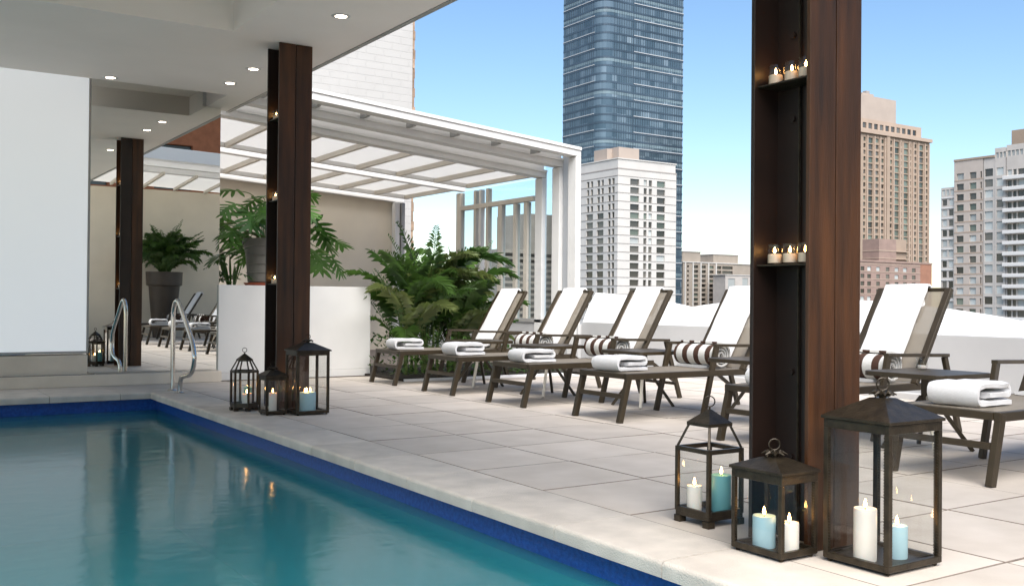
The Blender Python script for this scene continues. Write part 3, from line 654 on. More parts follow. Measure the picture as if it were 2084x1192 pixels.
# ------------------------------------------------------------------ lanterns
def ring_pts(c, r, ax=(0, 1, 0), n=18):
    ax = Vector(ax).normalized(); a = ax.cross(Vector((0, 0, 1))).normalized(); b2 = Vector((0, 0, 1))
    return [Vector(c) + a * r * math.cos(2 * math.pi * i / n) + b2 * r * math.sin(2 * math.pi * i / n) for i in range(n + 1)]
def lantern_box(x0, x1, y0, y1, h, hp, hr, label, post=.022, flare=.008, petals=True, scale=1):
    cx, cyy = (x0 + x1) / 2, (y0 + y1) / 2; t = thing('lantern', label, 'lantern', (cx, cyy, 0), 'glass and metal lanterns by the pillars'); m = M['lantern']
    f = .012
    for a in (x0 + .02, x1 - .02):
        for b2 in (y0 + .02, y1 - .02): MB().lathe([(.008, .0), (.012, .006), (.008, f)], 8, a, b2).build('foot', m, t, smooth=True)
    B(x0 + .002, x1 - .002, y0 + .002, y1 - .002, f, f + .012).build('base_plate', m, t, bev=.002)
    for (a, b2, c, d) in ((x0, x1, y0, y0 + post), (x0, x1, y1 - post, y1), (x0, x0 + post, y0 + post, y1 - post), (x1 - post, x1, y0 + post, y1 - post)):
        B(a, b2, c, d, f + .002, f + .026).build('base_rail', m, t, bev=.002)
        B(a, b2, c, d, h - .035, h).build('top_rail', m, t, bev=.002)
    for a in (x0, x1 - post):
        for b2 in (y0, y1 - post):
            B(a, a + post, b2, b2 + post, f + .026, h - .035).build('post', m, t, bev=.002)
            bd = MB(); k = int((h - .08) / .011)
            for i in range(k):
                z = f + .03 + i * .011
                if b2 == y0: bd.box(a + (post if a == x0 else -.0045), a + (post + .0045 if a == x0 else 0), b2 + .003, b2 + .008, z, z + .0065)
                if a == x1 - post or a == x0: bd.box(a + .004, a + .009, b2 + (post if b2 == y0 else -.0045), b2 + (post + .0045 if b2 == y0 else 0), z, z + .0065)
            bd.build('beaded_trim', m, t)
    for (a, b2, c, d) in ((x0 + post, x1 - post, y0 + .009, y0 + .011), (x0 + post, x1 - post, y1 - .011, y1 - .009), (x0 + .009, x0 + .011, y0 + post, y1 - post), (x1 - .011, x1 - .009, y0 + post, y1 - post)):
        B(a, b2, c, d, f + .026, h - .035).build('glass_pane', M['glass'], t)
    # low hipped roof
    e = flare; tw = .035
    rv = [(x0 - e, y0 - e, h + .001), (x1 + e, y0 - e, h + .001), (x1 + e, y1 + e, h + .001), (x0 - e, y1 + e, h + .001)] + [(x0 - e, y0 - e, h + .012), (x1 + e, y0 - e, h + .012), (x1 + e, y1 + e, h + .012), (x0 - e, y1 + e, h + .012)]
    rv += [(cx - tw, cyy - tw, hp), (cx + tw, cyy - tw, hp), (cx + tw, cyy + tw, hp), (cx - tw, cyy + tw, hp)]
    fs = [(3, 2, 1, 0), (8, 9, 10, 11)] + [(i, (i + 1) % 4, (i + 1) % 4 + 4, i + 4) for i in range(4)] + [(i + 4, (i + 1) % 4 + 4, (i + 1) % 4 + 8, i + 8) for i in range(4)]
    MB().add(rv, fs).build('roof', m, t, bev=.0015)
    if petals:
        pt = MB()
        for k in range(8):
            a = 2 * math.pi * k / 8; dx, dy = math.cos(a), math.sin(a)
            pt.tube([(cx + dx * .012, cyy + dy * .012, hp + .008), (cx + dx * .032, cyy + dy * .032, hp + .02), (cx + dx * .052, cyy + dy * .052, hp + .012)], [.004, .009, .002], 6)
        pt.build('petal_crown', m, t, smooth=True)
        for s in (-1, 1):
            MB().tube([(cx + s * .045, cyy, hp + .004), (cx + s * .03, cyy, hp + .022), (cx + s * .012, cyy, hp + .026)], .004, 6).build('bracket', m, t, smooth=True)
    MB().lathe([(.014, 0), (.017, .012), (.008, .022), (.003, .03)], 10, cx, cyy, hp).build('finial', m, t, smooth=True)
    MB().tube(ring_pts((cx, cyy, hp + .028 + hr), hr, (.55, .83, 0)), .003, 6, False).build('ring_handle', m, t, smooth=True)
    return t
def lantern_cage(cx, cyy, r0, n, h, r1, h1, hp, rr, label, rot=0):
    """polygonal cage lantern: glass body, open tapered neck, small pointed roof, ring"""
    t = thing('lantern', label, 'lantern', (cx, cyy, 0), 'glass and metal lanterns by the pillars'); m = M['lantern']
    P = lambda r, z: [(cx + r * math.cos(rot + 2 * math.pi * k / n), cyy + r * math.sin(rot + 2 * math.pi * k / n), z) for k in range(n)]
    def prism(ra, rb, za, zb): 
        a = P(ra, za) + P(rb, zb); return MB().add(a, [tuple(reversed(range(n))), tuple(range(n, 2 * n))] + [(i, (i + 1) % n, (i + 1) % n + n, i + n) for i in range(n)])
    prism(r0 * 1.06, r0 * 1.06, .03, .05).build('base_plate', m, t, bev=.002)
    a = P(r0 * 1.06, .0)
    for k in range(n):
        p = Vector(a[k]); c = Vector((cx, cyy, 0)); q = c + (p - c) * .86
        MB().bar((q.x, q.y, 0), (q.x, q.y, .03), .04, .04).build('foot', m, t, bev=.002)
    b0, b1, c0, c1 = P(r0, .05), P(r0, h), P(r0, h), P(r1, h1)
    for k in range(n):
        MB().bar(b0[k], b1[k], .018, .018).build('post', m, t, bev=.002)
        MB().bar((c0[k][0], c0[k][1], h), c1[k], .011, .011).build('neck_bar', m, t, bev=.001)
        k2 = (k + 1) % n
        MB().bar((b1[k][0], b1[k][1], h - .009), (b1[k2][0], b1[k2][1], h - .009), .016, .02).build('top_rail', m, t, bev=.001)
        MB().bar((b0[k][0], b0[k][1], .06), (b0[k2][0], b0[k2][1], .06), .016, .022).build('base_rail', m, t, bev=.001)
        p, q = Vector(b0[k]), Vector(b0[k2]); d = (q - p).normalized() * .01; p += d; q -= d
        MB().bar((p.x, p.y, (.071 + h - .02) / 2), (q.x, q.y, (.071 + h - .02) / 2), .002, h - .02 - .071).build('glass_pane', M['glass'], t)
    prism(r1 * 1.12, r1 * 1.12, h1 - .004, h1 + .012).build('roof_rim', m, t, bev=.001)
    prism(r1 * 1.1, .008, h1 + .012, hp).build('roof', m, t)
    MB().tube([(cx, cyy, hp - .003), (cx, cyy, hp + .012)], .005, 6).build('finial', m, t)
    MB().tube(ring_pts((cx, cyy, hp + .012 + rr), rr, (.55, .83, 0)), .003, 6, False).build('ring_handle', m, t, smooth=True)
    return t
lantern_box(3.17, 3.497, 2.302, 2.60, .555, .64, .024, 'largest bronze lantern in front of the near pillar, two candles inside')
lantern_box(2.985, 3.195, 2.645, 2.91, .333, .385, .022, 'squat bronze lantern on the coping, pool side of the near pillar', post=.018, flare=.008)
lantern_cage(3.268, 3.325, .143, 4, .345, .092, .445, .515, .024, 'open-necked cage lantern with pointed roof behind the near pillar', R(45))
lantern_cage(2.925, 8.86, .118, 6, .36, .068, .447, .51, .02, 'six-sided bronze cage lantern beside the grab rail side of the farther pillar', R(30))
lantern_box(2.94, 3.13, 8.33, 8.52, .335, .385, .022, 'smallest bronze lantern between two taller ones at the farther pillar', post=.016, flare=.006)
lantern_box(3.165, 3.467, 8.195, 8.47, .55, .625, .022, 'tall bronze lantern in front of the farther pillar with a wide candle', flare=.012)
def candle(x, y, z, r, h, wax, label, flames=1, lit=True):
    t = thing('pillar_candle', label, 'candle', (x, y, z), 'lit candles inside the lanterns')
    MB().lathe([(.001, 0), (r * .98, 0), (r, .004), (r, h - .005), (r * .97, h), (r * .9, h - .001), (r * .55, h - .006), (.001, h - .007)], 28, x, y, z).build('wax', M[wax], t, smooth=True)
    offs = [(0, 0)] if flames == 1 else [(-.028, -.01), (.028, .012), (.002, .03)]
    for dx, dy in offs:
        put('wick', _wk, t, (dx, dy, h - .008)); put('flame', _flb, t, (dx, dy, h + .003), (0, 0, rnd.random()))
candle(3.233, 2.452, .0245, .043, .198, 'wax_w', 'tall white candle in the largest lantern')
candle(3.372, 2.412, .0245, .040, .125, 'wax_b', 'pale blue candle in the largest lantern')
candle(3.06, 2.802, .0245, .046, .125, 'wax_b', 'wide pale blue candle in the squat lantern')
candle(3.095, 2.703, .0245, .038, .112, 'wax_w', 'white candle in the squat lantern')
candle(3.215, 3.365, .0505, .034, .115, 'wax_w', 'white candle in the open-necked cage lantern')
candle(3.32, 3.30, .0505, .045, .165, 'wax_t', 'teal candle in the open-necked cage lantern')
candle(2.93, 8.80, .0505, .042, .105, 'wax_w', 'white candle in the six-sided lantern by the farther pillar')
candle(2.975, 8.91, .0505, .035, .15, 'wax_t', 'teal candle in the six-sided lantern by the farther pillar')
candle(3.03, 8.41, .0245, .034, .165, 'wax_w', 'white candle in the smallest lantern by the farther pillar')
candle(3.315, 8.32, .0245, .07, .165, 'wax_b', 'wide pale blue three-wick candle in the tall far lantern', 3)

# ------------------------------------------------------------------ plants
def frond_mesh(L, droop, n, ll, seed, mt, upright=.6, wid=.018, vee=.5):
    r = random.Random(seed); mb = MB(); pts = []
    for i in range(15):
        s = i / 14; a = R(84 - (84 - 84 * upright) * 0) ; 
        th = R(80) - droop * (s ** 1.35)
        pts.append(th)
    P = [Vector((0, 0, 0))]
    for i in range(14): P.append(P[-1] + Vector((math.cos(pts[i]), 0, math.sin(pts[i]))) * L / 14)
    mb.tube(P, [.010 * (1 - .85 * i / 14) + .0015 for i in range(15)], 4, False)
    def at(s):
        k = min(13, int(s * 14)); f = s * 14 - k; return P[k].lerp(P[k + 1], f), (P[k + 1] - P[k]).normalized()
    for i in range(n):
        s = .22 + .78 * (i + .5) / n; p, d = at(s)
        for sd_ in (-1, 1):
            l = ll * (math.sin(math.pi * (.18 + .78 * (s - .22) / .78)) ** .8) * r.uniform(.85, 1.1)
            sp = R(62 - 26 * s) + r.uniform(-.12, .12)
            side = Vector((0, sd_, 0)); nrm = d.cross(side).normalized() * (1 if True else 1)
            up = Vector((-d.z, 0, d.x))
            dr = (d * math.cos(sp) + side * math.sin(sp) + up * (vee * r.uniform(.4, 1))).normalized()
            w = wid * r.uniform(.8, 1.2); tang = (d - dr * d.dot(dr)).normalized() * w / 2
            mid = p + dr * l * .5 + Vector((0, 0, -.05 * l)); tip = p + dr * l + Vector((0, 0, -.42 * l * r.uniform(.4, 1.6)))
            b = len(mb.v); mb.v += [tuple(p), tuple(mid + tang), tuple(tip), tuple(mid - tang)]; mb.f += [(b, b + 1, b + 2), (b, b + 2, b + 3)]
    return mb.mesh('frond', M[mt])
FR = [frond_mesh(1.5, R(70), 38, .37, 1, 'palm', wid=.0145), frond_mesh(1.5, R(95), 38, .37, 2, 'palm', wid=.0145), frond_mesh(1.5, R(125), 38, .36, 3, 'palm', wid=.0145), frond_mesh(1.5, R(36), 32, .27, 4, 'palm', wid=.016), frond_mesh(1.5, R(105), 38, .37, 5, 'palmlight', wid=.0145), frond_mesh(1.5, R(22), 30, .22, 6, 'palm', wid=.015, vee=1.0)]
def palm(name, label, loc, n, lmin, lmax, seed, spread=.25, stems=5, light=.12, group=None, tilt=.5, h0=.1, rise=.35):
    r = random.Random(seed); t = thing(name, label, 'palm', loc, group)
    for i in range(stems):
        a = r.uniform(0, 6.28); d = r.uniform(0, spread); x, y = math.cos(a) * d, math.sin(a) * d; h = r.uniform(.25, .55) * lmax / 1.5
        MB().tube([(x, y, 0), (x * 1.15, y * 1.15, h)], [.022, .012], 6).mesh
        put('stem', MB().tube([(x, y, 0), (x * 1.15, y * 1.15, h + .2)], [.024, .012], 6).mesh('stem', M['stem']), t)
    for i in range(n):
        me = FR[4] if r.random() < light else FR[r.choice((0, 0, 1, 5, 2, 3, 1))]
        s = r.uniform(lmin, lmax) / 1.5; a = i * 2.39996 + r.uniform(-.3, .3); d = r.uniform(0, spread) * .6
        put('frond', me, t, (math.cos(a) * d, math.sin(a) * d, h0 + r.uniform(0, rise) * lmax), (r.uniform(-.15, .15), r.uniform(-.2, tilt), a), scale=(s, s * r.uniform(.85, 1.1), s))
    return t
bed = thing('planting_bed', 'dark soil planting bed with a thin pale edge behind the far lounger', 'planting bed', (7.3, 11.7, 0))
B(5.66, 9.28, 11.03, 11.07, -.03, .03).build('edging', M['snow'], bed, bev=.004)
B(5.66, 9.28, 11.07, 13.6, -.03, .025).build('soil', M['soil'], bed)
palm('palm_plant', 'big bushy green palm in the bed beside the low white wall', (6.45, 11.95, 0), 32, 1.0, 1.7, 21, .22, 9, tilt=.15, rise=.44, light=.15, h0=.2)
palm('palm_plant', 'smaller palm leaning over the low white wall corner', (6.12, 11.85, 0), 16, .9, 1.45, 5, .14, 5, light=.35, tilt=.3, rise=.5)
palm('palm_plant', 'palm on the right of the bed in front of the enclosure glass', (6.98, 12.1, 0), 24, 1.0, 1.6, 8, .2, 6, tilt=.26, rise=.4, light=.2)
palm('palm_plant', 'low dark palm at the back right of the planting bed', (7.6, 12.3, 0), 18, .6, .95, 14, .2, 4)
# under-planting
uc = MB(); r = random.Random(4)
for i in range(1700):
    x = r.uniform(5.7, 8.3); y = r.uniform(11.12, 12.6); z = r.uniform(.02, .55) * (1 - .4 * max(0, (x - 7.2))); a = r.uniform(0, 6.28); l = r.uniform(.05, .12); e = r.uniform(-.4, .9)
    d = Vector((math.cos(a) * math.cos(e), math.sin(a) * math.cos(e), math.sin(e))); s = d.cross(Vector((0, 0, 1))).normalized() * l * .25; p = Vector((x, y, z))
    b = len(uc.v); uc.v += [tuple(p), tuple(p + d * l * .5 + s), tuple(p + d * l), tuple(p + d * l * .5 - s)]; uc.f.append((b, b + 1, b + 2, b + 3))
tag(uc.build('ground_cover', M['palm']), 'dark leafy ground cover filling the planting bed under the palms', 'ground cover', kind='stuff')
# split-leaf philodendron leaf
def phil_leaf(seed, L=.42):
    r = random.Random(seed); mb = MB(); n = 5
    def z(x, y): return -.35 * (x / L) ** 2 * L * .6 - .25 * abs(y) ** 1.3 + .0
    mb.add([], [])
    # central blade
    sp = [(0, .03), (.2, .06), (.5, .055), (.8, .045), (1, .004)]
    for i in range(len(sp) - 1):
        a, wa = sp[i]; c, wc = sp[i + 1]
        for s in (-1, 1): 
            q = [(a * L, 0), (c * L, 0), (c * L, s * wc * L * 1.6), (a * L, s * wa * L * 1.6)]
            mb.add([(x, y, z(x, y)) for x, y in q], [(0, 1, 2, 3)])
    for i in range(n):
        s0 = .02 + .85 * i / n; l = L * (.48 * math.sin(math.pi * (.28 + .62 * i / n)) + .08)
        for s in (-1, 1):
            an = R(78 - 46 * i / n + (25 if i == 0 else 0)) + r.uniform(-.1, .1); w = .06 * L * r.uniform(.8, 1.15)
            bx, by = s0 * L, s * .05 * L; dx, dy = math.cos(an), s * math.sin(an); nx, ny = -dy, dx
            prof = [(0, w * .9), (.35, w * 1.15), (.7, w * .95), (1, w * .12)]
            rows = []
            for f, ww in prof:
                cx_, cy_ = bx + dx * l * f, by + dy * l * f
                rows.append(((cx_ + nx * ww, cy_ + ny * ww), (cx_ - nx * ww, cy_ - ny * ww)))
            for (a, b2), (c, d) in zip(rows[:-1], rows[1:]): mb.add([(x, y, z(x, y)) for x, y in (a, b2, d, c)], [(0, 1, 2, 3)])
    return mb.mesh('leaf', M['phil'])
PL = [phil_leaf(k) for k in range(3)]
pot = thing('flower_pot', 'grey ribbed plant pot standing on the low white wall', 'pot', (4.40, 12.5, 1.176))
MB().lathe([(.001, .04), (.225, .04), (.235, .05), (.265, .42), (.27, .42), (.272, .435), (.285, .50), (.305, .505), (.31, .60), (.29, .60), (.28, .52), (.001, .52)], 36, 4.40, 12.5, 1.176).build('body', M['pot_grey'], pot, smooth=True)
for zz in (.16, .27, .38): MB().lathe([(.2375 + .08 * zz, zz), (.246 + .08 * zz, zz + .005), (.2375 + .08 * zz, zz + .01)], 36, 4.40, 12.5, 1.176).build('band', M['pot_grey'], pot, smooth=True)
tag(MB().lathe([(.001, 0), (.26, 0), (.285, .035), (.275, .036), (.255, .008), (.001, .006)], 32, 4.40, 12.5, 1.176).build('saucer', M['terra'], smooth=True), 'red terracotta saucer under the grey pot on the low wall', 'saucer')
ph = thing('split_leaf_plant', 'large glossy split-leaf plant growing in the grey pot', 'plant', (4.40, 12.5, 1.70))
r = random.Random(12)
tips = []
for i in range(38):
    a = i * 2.4 + r.uniform(-.3, .3)
    if i < 8: rr, hh = r.uniform(.1, .45), r.uniform(.45, .85)
    else: rr, hh = r.uniform(.4, .85), r.uniform(-.25, .5)
    x, y, z = math.cos(a) * rr * 1.15, math.sin(a) * rr * .6, hh
    if x < -.55: x = -.55
    if (y < .1 and abs(x) < .45 and z < .3): z = .3 + r.uniform(0, .3)
    put('stem', MB().tube(smooth_path([(0, 0, -.1), (x * .35, y * .35, max(z, .1) * .7 + .08), (x, y, z)], 5), [.009, .006] + [.006] * 9 if False else .006, 5).mesh('stem', M['stem']), ph)
    s = r.uniform(.75, 1.1)
    put('leaf', PL[i % 3], ph, (x, y, z), (r.uniform(-.5, .5), r.uniform(.1, .9) - .3 * (hh > .5), a + r.uniform(-.5, .5)), scale=(s, s, s))
sn = thing('spiky_plant', 'thin spiky dark green plant at the left end of the low wall', 'plant', (3.95, 12.5, 1.176))
for i in range(16):
    a = r.uniform(0, 6.28); e = r.uniform(.05, .5); l = r.uniform(.25, .5); d = Vector((math.cos(a) * e, math.sin(a) * e, 1)).normalized(); s = d.cross(Vector((math.sin(a), 1, 0))).normalized() * .014
    p = Vector((math.cos(a) * .05, math.sin(a) * .05, 0))
    put('leaf', MB().add([p - s * .6, p + s * .6, p + d * l * .6 + s, p + d * l, p + d * l * .6 - s], [(0, 1, 2, 3, 4)]).mesh('leaf', M['palm']), sn)
for i in range(14):
    a = r.uniform(0, 6.28); put('leaf', PL[i % 3], sn, (.12 * math.cos(a), .12 * math.sin(a), .05 + .1 * r.random()), (r.uniform(-.4, .4), r.uniform(-.6, .3), a), scale=(.42, .42, .42))
# tall dark pot with palm, seen in the mirror
tp = thing('flower_pot', 'tall tapered dark brown pot behind the camera, seen in the mirror', 'pot', (6.55, -1.75, 0))
MB().lathe([(.001, 0), (.27, 0), (.38, 1.3), (.385, 1.32), (.44, 1.34), (.455, 1.68), (.42, 1.68), (.40, 1.56), (.001, 1.56)], 36, 6.55, -1.75, 0).build('body', M['pot_dark'], tp, smooth=True)
palm('palm_plant', 'round bushy palm in the tall dark pot, seen in the mirror', (6.55, -1.75, 1.5), 120, .8, 1.5, 31, .15, 4, light=0, h0=.0, tilt=.35, rise=.12)

# ------------------------------------------------------------------ city
B(-3500, 3500, -3500, 3500, -62, -60).build('city_ground', M['c_base'], kind='structure')
ZG = -60
WM = {}
def facade(par, O, U, Nn, width, z0, z1, wins, wallm, depth=.35, frame=True, wname='window'):
    """wall sheet with real openings; each opening has reveals and a window of its own set back"""
    O = Vector(O); U = Vector(U); Nn = Vector(Nn)
    us = sorted({0, width} | {w[0] for w in wins} | {w[1] for w in wins}); zs = sorted({z0, z1} | {w[2] for w in wins} | {w[3] for w in wins})
    mb = MB(); P = lambda u, z, d=0: (O + U * u - Nn * d + Vector((0, 0, z)))
    ws = {}
    for w in wins: ws.setdefault((w[0], w[1]), []).append(w)
    cols = [(k[0], k[1], sorted(v, key=lambda a: a[2])) for k, v in ws.items()]; cols.sort()
    # per-strip rows to keep faces few
    for ua, ub in zip(us[:-1], us[1:]):
        um = (ua + ub) / 2; inside = sorted([w for w in wins if w[0] < um < w[1]], key=lambda a: a[2]); z = z0
        for w in inside + [None]:
            top = w[2] if w else z1
            if top > z + 1e-4: mb.add([P(ua, z), P(ub, z), P(ub, top), P(ua, top)], [(0, 1, 2, 3)])
            if w: z = w[3]
    for w in wins:
        a, b2, c, d = w[:4]
        for q in (((a, c), (b2, c)), ((b2, c), (b2, d)), ((b2, d), (a, d)), ((a, d), (a, c))):
            mb.add([P(*q[0]), P(*q[1]), P(*q[1], depth), P(*q[0], depth)], [(0, 1, 2, 3)])
    mb.build('facade', M[wallm], par)
    for w in wins:
        a, b2, c, d = w[:4]; mt = w[4] if len(w) > 4 else 'c_win'; key = (round(b2 - a, 2), round(d - c, 2), tuple(U), mt)
        if key not in WM:
            ww, hh = b2 - a, d - c; pm = MB(); hw = ww / 2
            pm.add([tuple(U * -hw), tuple(U * hw), tuple(U * hw + Vector((0, 0, hh))), tuple(U * -hw + Vector((0, 0, hh)))], [(0, 1, 2, 3)])
            WM[key] = pm.mesh(wname, M[mt])
        p = P((a + b2) / 2, c, depth - .01); put(wname, WM[key], par, p - org(par))
def hb(name, x0, x1, y0, y1, z0, z1, m, par, bev=0): return B(x0, x1, y0, y1, z0, z1).build(name, M[m], par, bev=bev)

# white hotel tower
wt = thing('white_tower', 'white concrete tower with rows of dark windows in front of the glass skyscraper', 'building', (250, 300, ZG))
hb('core', 236.0, 264, 288.5, 316, ZG, 50.4, 'c_win', wt)
pit = 3.15; wins = []; winsL = []
for k in range(20):
    zt = 47.4 - pit * k; zb = zt - 2.25
    wins += [(a, b2, zb, zt, rnd.choice(('c_win', 'c_win', 'c_win', 'c_wing', 'c_win', 'c_blind'))) for a, b2 in ((5.9, 10.3), (12.5, 14.1), (15.0, 16.7), (19.1, 23.3))]
    winsL += [(2.0, 3.6, zb, zt), (4.3, 5.9, zb, zt)]
    if k < 4: winsL += [(8.5, 10.0, zb, zt), (10.8, 12.5, zb, zt), (15.0, 16.6, zb, zt), (17.4, 19.0, zb, zt)]
    else: winsL += [(8.5, 12.6, zb, zt), (15.0, 19.2, zb, zt)]
facade(wt, (235.5, 288, 0), (1, 0, 0), (0, -1, 0), 29, ZG, 50.6, wins, 'c_white', .5)
facade(wt, (235.5, 288, 0), (0, 1, 0), (-1, 0, 0), 28, ZG, 50.6, winsL, 'c_white', .5)
for k in range(21):
    z = 48.15 - pit * k; hb('floor_joint', 235.36, 264.5, 287.88, 288.02, z, z + .16, 'c_line', wt); hb('floor_joint', 235.36, 235.52, 288.03, 316, z, z + .16, 'c_line', wt)
hb('roof', 235.4, 264.7, 287.9, 316, 50.65, 51.1, 'c_line', wt)
hb('parapet_block', 235.6, 264.2, 288.2, 315, 51.1, 54.4, 'c_white', wt); hb('parapet_cap', 235.3, 264.6, 287.9, 315.3, 54.4, 54.8, 'c_white', wt)
hb('penthouse', 239, 249, 292, 304, 54.8, 59.6, 'c_cap', wt); hb('penthouse', 236.6, 239, 296, 304, 54.8, 59.2, 'c_cap', wt)

# glass skyscraper
gt = thing('glass_tower', 'tall blue glass skyscraper with white floor lines rising out of frame', 'building', (320, 380, ZG))
GX0, GY0 = 297.0, 375.5; rad = 6.2; top = 215
def plan(off):
    pts = [(GX0 - off, 407.4)]
    for k in range(7):
        a = R(180 + 90 * k / 6); pts.append((GX0 + rad + (rad + off) * math.cos(a), GY0 + rad + (rad + off) * math.sin(a)))
    pts += [(348.8 + off, GY0 - off), (348.8 + off, 407.4)]
    return pts
def prism(poly, z0, z1, name, m, par, kind=None):
    n = len(poly); mb = MB().add([(x, y, z0) for x, y in poly] + [(x, y, z1) for x, y in poly], [tuple(reversed(range(n))), tuple(range(n, 2 * n))] + [(i, (i + 1) % n, (i + 1) % n + n, i + n) for i in range(n)])
    return mb.build(name, M[m], par, kind=kind)
prism(plan(0), ZG, top, 'curtain_wall', 'curtain', gt)
fh = 3.95; z = 131.5 % fh + ZG - (ZG % fh); i = 0
z = 131.5 - fh * 48
for i in range(62):
    zz = z + fh * i
    prism(plan(.12), zz - .9, zz, 'spandrel', 'spandrel', gt)
    if i % 2 == 0:
        B(GX0 - .3, GX0 + .05, GY0 + rad + .2, 407.4, zz + .02, zz + .42).build('floor_line', M['band_w'], gt)
        B(316.3, 349, GY0 - .3, GY0 + .05, zz + .02, zz + .42).build('floor_line', M['band_w'], gt)
    else:
        if rnd.random() < .3: prism(plan(.06), zz - 2.4, zz - 1.0, 'pale_band', 'band_l', gt)
B(316.0, 316.25, GY0 - .25, GY0 + .1, ZG, top).build('seam', M['spandrel'], gt)
mul = MB()
x = GX0 + rad + 1
while x < 348.5: mul.box(x, x + .09, GY0 - .18, GY0 + .02, ZG, top); x += 1.5
y = GY0 + rad + 1
while y < 406: mul.box(GX0 - .18, GX0 + .02, y, y + .09, ZG, top); y += 1.5
mul.build('mullion', M['spandrel'], gt, kind='stuff')

# low beige slab blocks beyond
lb = thing('beige_block', 'low beige apartment block with dark balconies between tower and near pillar', 'building', (460, 480, ZG))
wins = []
for k in range(14):
    zt = 24.9 - 2.95 * k
    for a in (8, 14.6, 21.5): wins.append((a, a + 5.2, zt - 1.9, zt, rnd.choice(('c_win', 'c_win', 'c_wing'))))
    wins.append((28.4, 33.5, zt - 2.0, zt, 'c_win'))
    if k < 3: wins.append((34.2, 43.8, zt - 2.0, zt, 'c_win'))
    wins.append((3.6, 5.2, zt - 1.6, zt - .2, 'c_win'))
facade(lb, (432, 463.8, 0), (1, 0, 0), (0, -1, 0), 60, ZG, 26.5, wins, 'c_beige', .9)
hb('core', 433, 491, 465, 485, ZG, 26.4, 'c_beige', lb); hb('roof_cap', 431.6, 492.4, 463.3, 486, 26.5, 27.1, 'c_white', lb)
hb('roof_house', 433.5, 449, 466, 478, 27.1, 33.2, 'c_beige', lb); hb('roof_house', 460.4, 482.8, 466, 478, 27.1, 32.2, 'c_beige', lb)
hb('roof_house_cap', 433.0, 449.4, 465.7, 478, 33.2, 33.7, 'c_line', lb); hb('roof_house_cap', 460, 483.2, 465.7, 478, 32.2, 32.7, 'c_line', lb)
for k in range(5): hb('pilaster', 433 + 6.7 * k + .2, 434 + 6.7 * k + .2, 463.3, 463.79, ZG, 26.4, 'c_white', lb)
pb = thing('pale_block', 'small pale grey block in front of the beige apartments', 'building', (470, 440, ZG))
facade(pb, (450, 445, 0), (1, 0, 0), (0, -1, 0), 26, ZG, 18.5, [(2.5, 8.5, 9.5, 16.5, 'c_blind'), (15, 20, 10, 17, 'c_blind')], 'c_grey', .3); hb('core', 450.4, 475.6, 445.4, 456, ZG, 18.4, 'c_grey', pb); hb('roof_edge', 449.6, 476.3, 444.6, 456.4, 18.5, 19, 'c_white', pb)

# tan brick tower
tt = thing('tan_tower', 'tall tan brick tower with narrow window strips right of the near pillar', 'building', (410, 310, ZG))
Yt = 296.4; wins = []
cols = [(388.1, 1.6), (391.6, 3.3), (396.9, 2.4), (401.0, 2.1), (407.0, 2.3), (411.0, 3.6, 'c_wing'), (415.6, 1.2), (418.3, 3.3, 'c_wing'), (422.6, 1.3), (426.2, 1.9), (430.3, 3.2), (435.1, 1.9)]
for k in range(33):
    zt = 78.6 - 3.02 * k
    for c in cols: 
        mt = c[2] if len(c) > 2 else ('c_win' if k % 3 else 'c_wing'); hgt = 2.55 if c[1] > 3 else 1.9
        wins.append((c[0] - 370, c[0] - 370 + c[1], zt - hgt, zt, mt))
wins = [w for w in wins if w[2] > 0]
facade(tt, (370, Yt, 0), (1, 0, 0), (0, -1, 0), 68.4, ZG, 80.4, wins, 'c_tan', .5)
hb('core', 370.5, 438, Yt + .6, Yt + 26, ZG, 80.3, 'c_win', tt); hb('side', 370, 370.4, Yt, Yt + 26, ZG, 80.4, 'c_tan', tt)
for x in (390.3, 395.5, 399.8, 403.4, 409.8, 414.9, 421.8, 425.0, 428.9, 434.1, 437.3): hb('pier', x, x + .75, Yt - .5, Yt - .01, ZG, 79.6, 'c_tan2', tt)
hb('pier', 404.3, 406.6, Yt - .9, Yt - .01, ZG, 80.3, 'c_tan', tt)
hb('cornice', 369.5, 439.2, Yt - 1.2, Yt + 26.4, 80.4, 82.0, 'c_tan2', tt)
facade(tt, (372, Yt + 1.5, 0), (1, 0, 0), (0, -1, 0), 62, 82.0, 87.6, [(17.4 + 4.2 * k, 20.2 + 4.2 * k, 83.2, 85.8) for k in range(10)], 'c_tan2', .4)
hb('attic_core', 372.2, 433.8, Yt + 2, Yt + 24, 82.0, 87.5, 'c_tan', tt)
hb('crown_block', 386, 416.2, Yt + 3, Yt + 18, 87.6, 99.0, 'c_cap', tt); hb('crown_cap', 393.5, 402, Yt + 5, Yt + 12, 99.0, 100.6, 'c_cap', tt); hb('crown_knob', 396.5, 399, Yt + 5, Yt + 7, 100.6, 101.8, 'c_line', tt)
# red brick block in front of it
rb = thing('red_brick_block', 'lower reddish brick apartment block in front of the tan tower', 'building', (355, 262, ZG))
Yr = 256.9; wins = []
for k in range(12):
    zt = 16.3 - 3.0 * k
    for q, x in enumerate((335.0, 339.2, 344.9, 351.0, 356.8, 362.4, 368.3)): wins.append((x - 330, x - 330 + (2.6 if q > 3 else 2.4), zt - 1.7, zt, rnd.choice(('c_win', 'c_win', 'c_blind'))))
facade(rb, (330, Yr, 0), (1, 0, 0), (0, -1, 0), 44, ZG, 18.2, wins, 'c_red', .3)
hb('core', 330.5, 373.8, Yr + .5, Yr + 16, ZG, 18.1, 'c_red', rb)
for k in range(12): hb('floor_band', 330, 374, Yr - .12, Yr - .005, 17.2 - 3.0 * k, 17.45 - 3.0 * k, 'c_tan2', rb)
hb('roof_cap', 329.6, 374.2, Yr - .3, Yr + 16, 18.2, 18.9, 'c_red', rb)
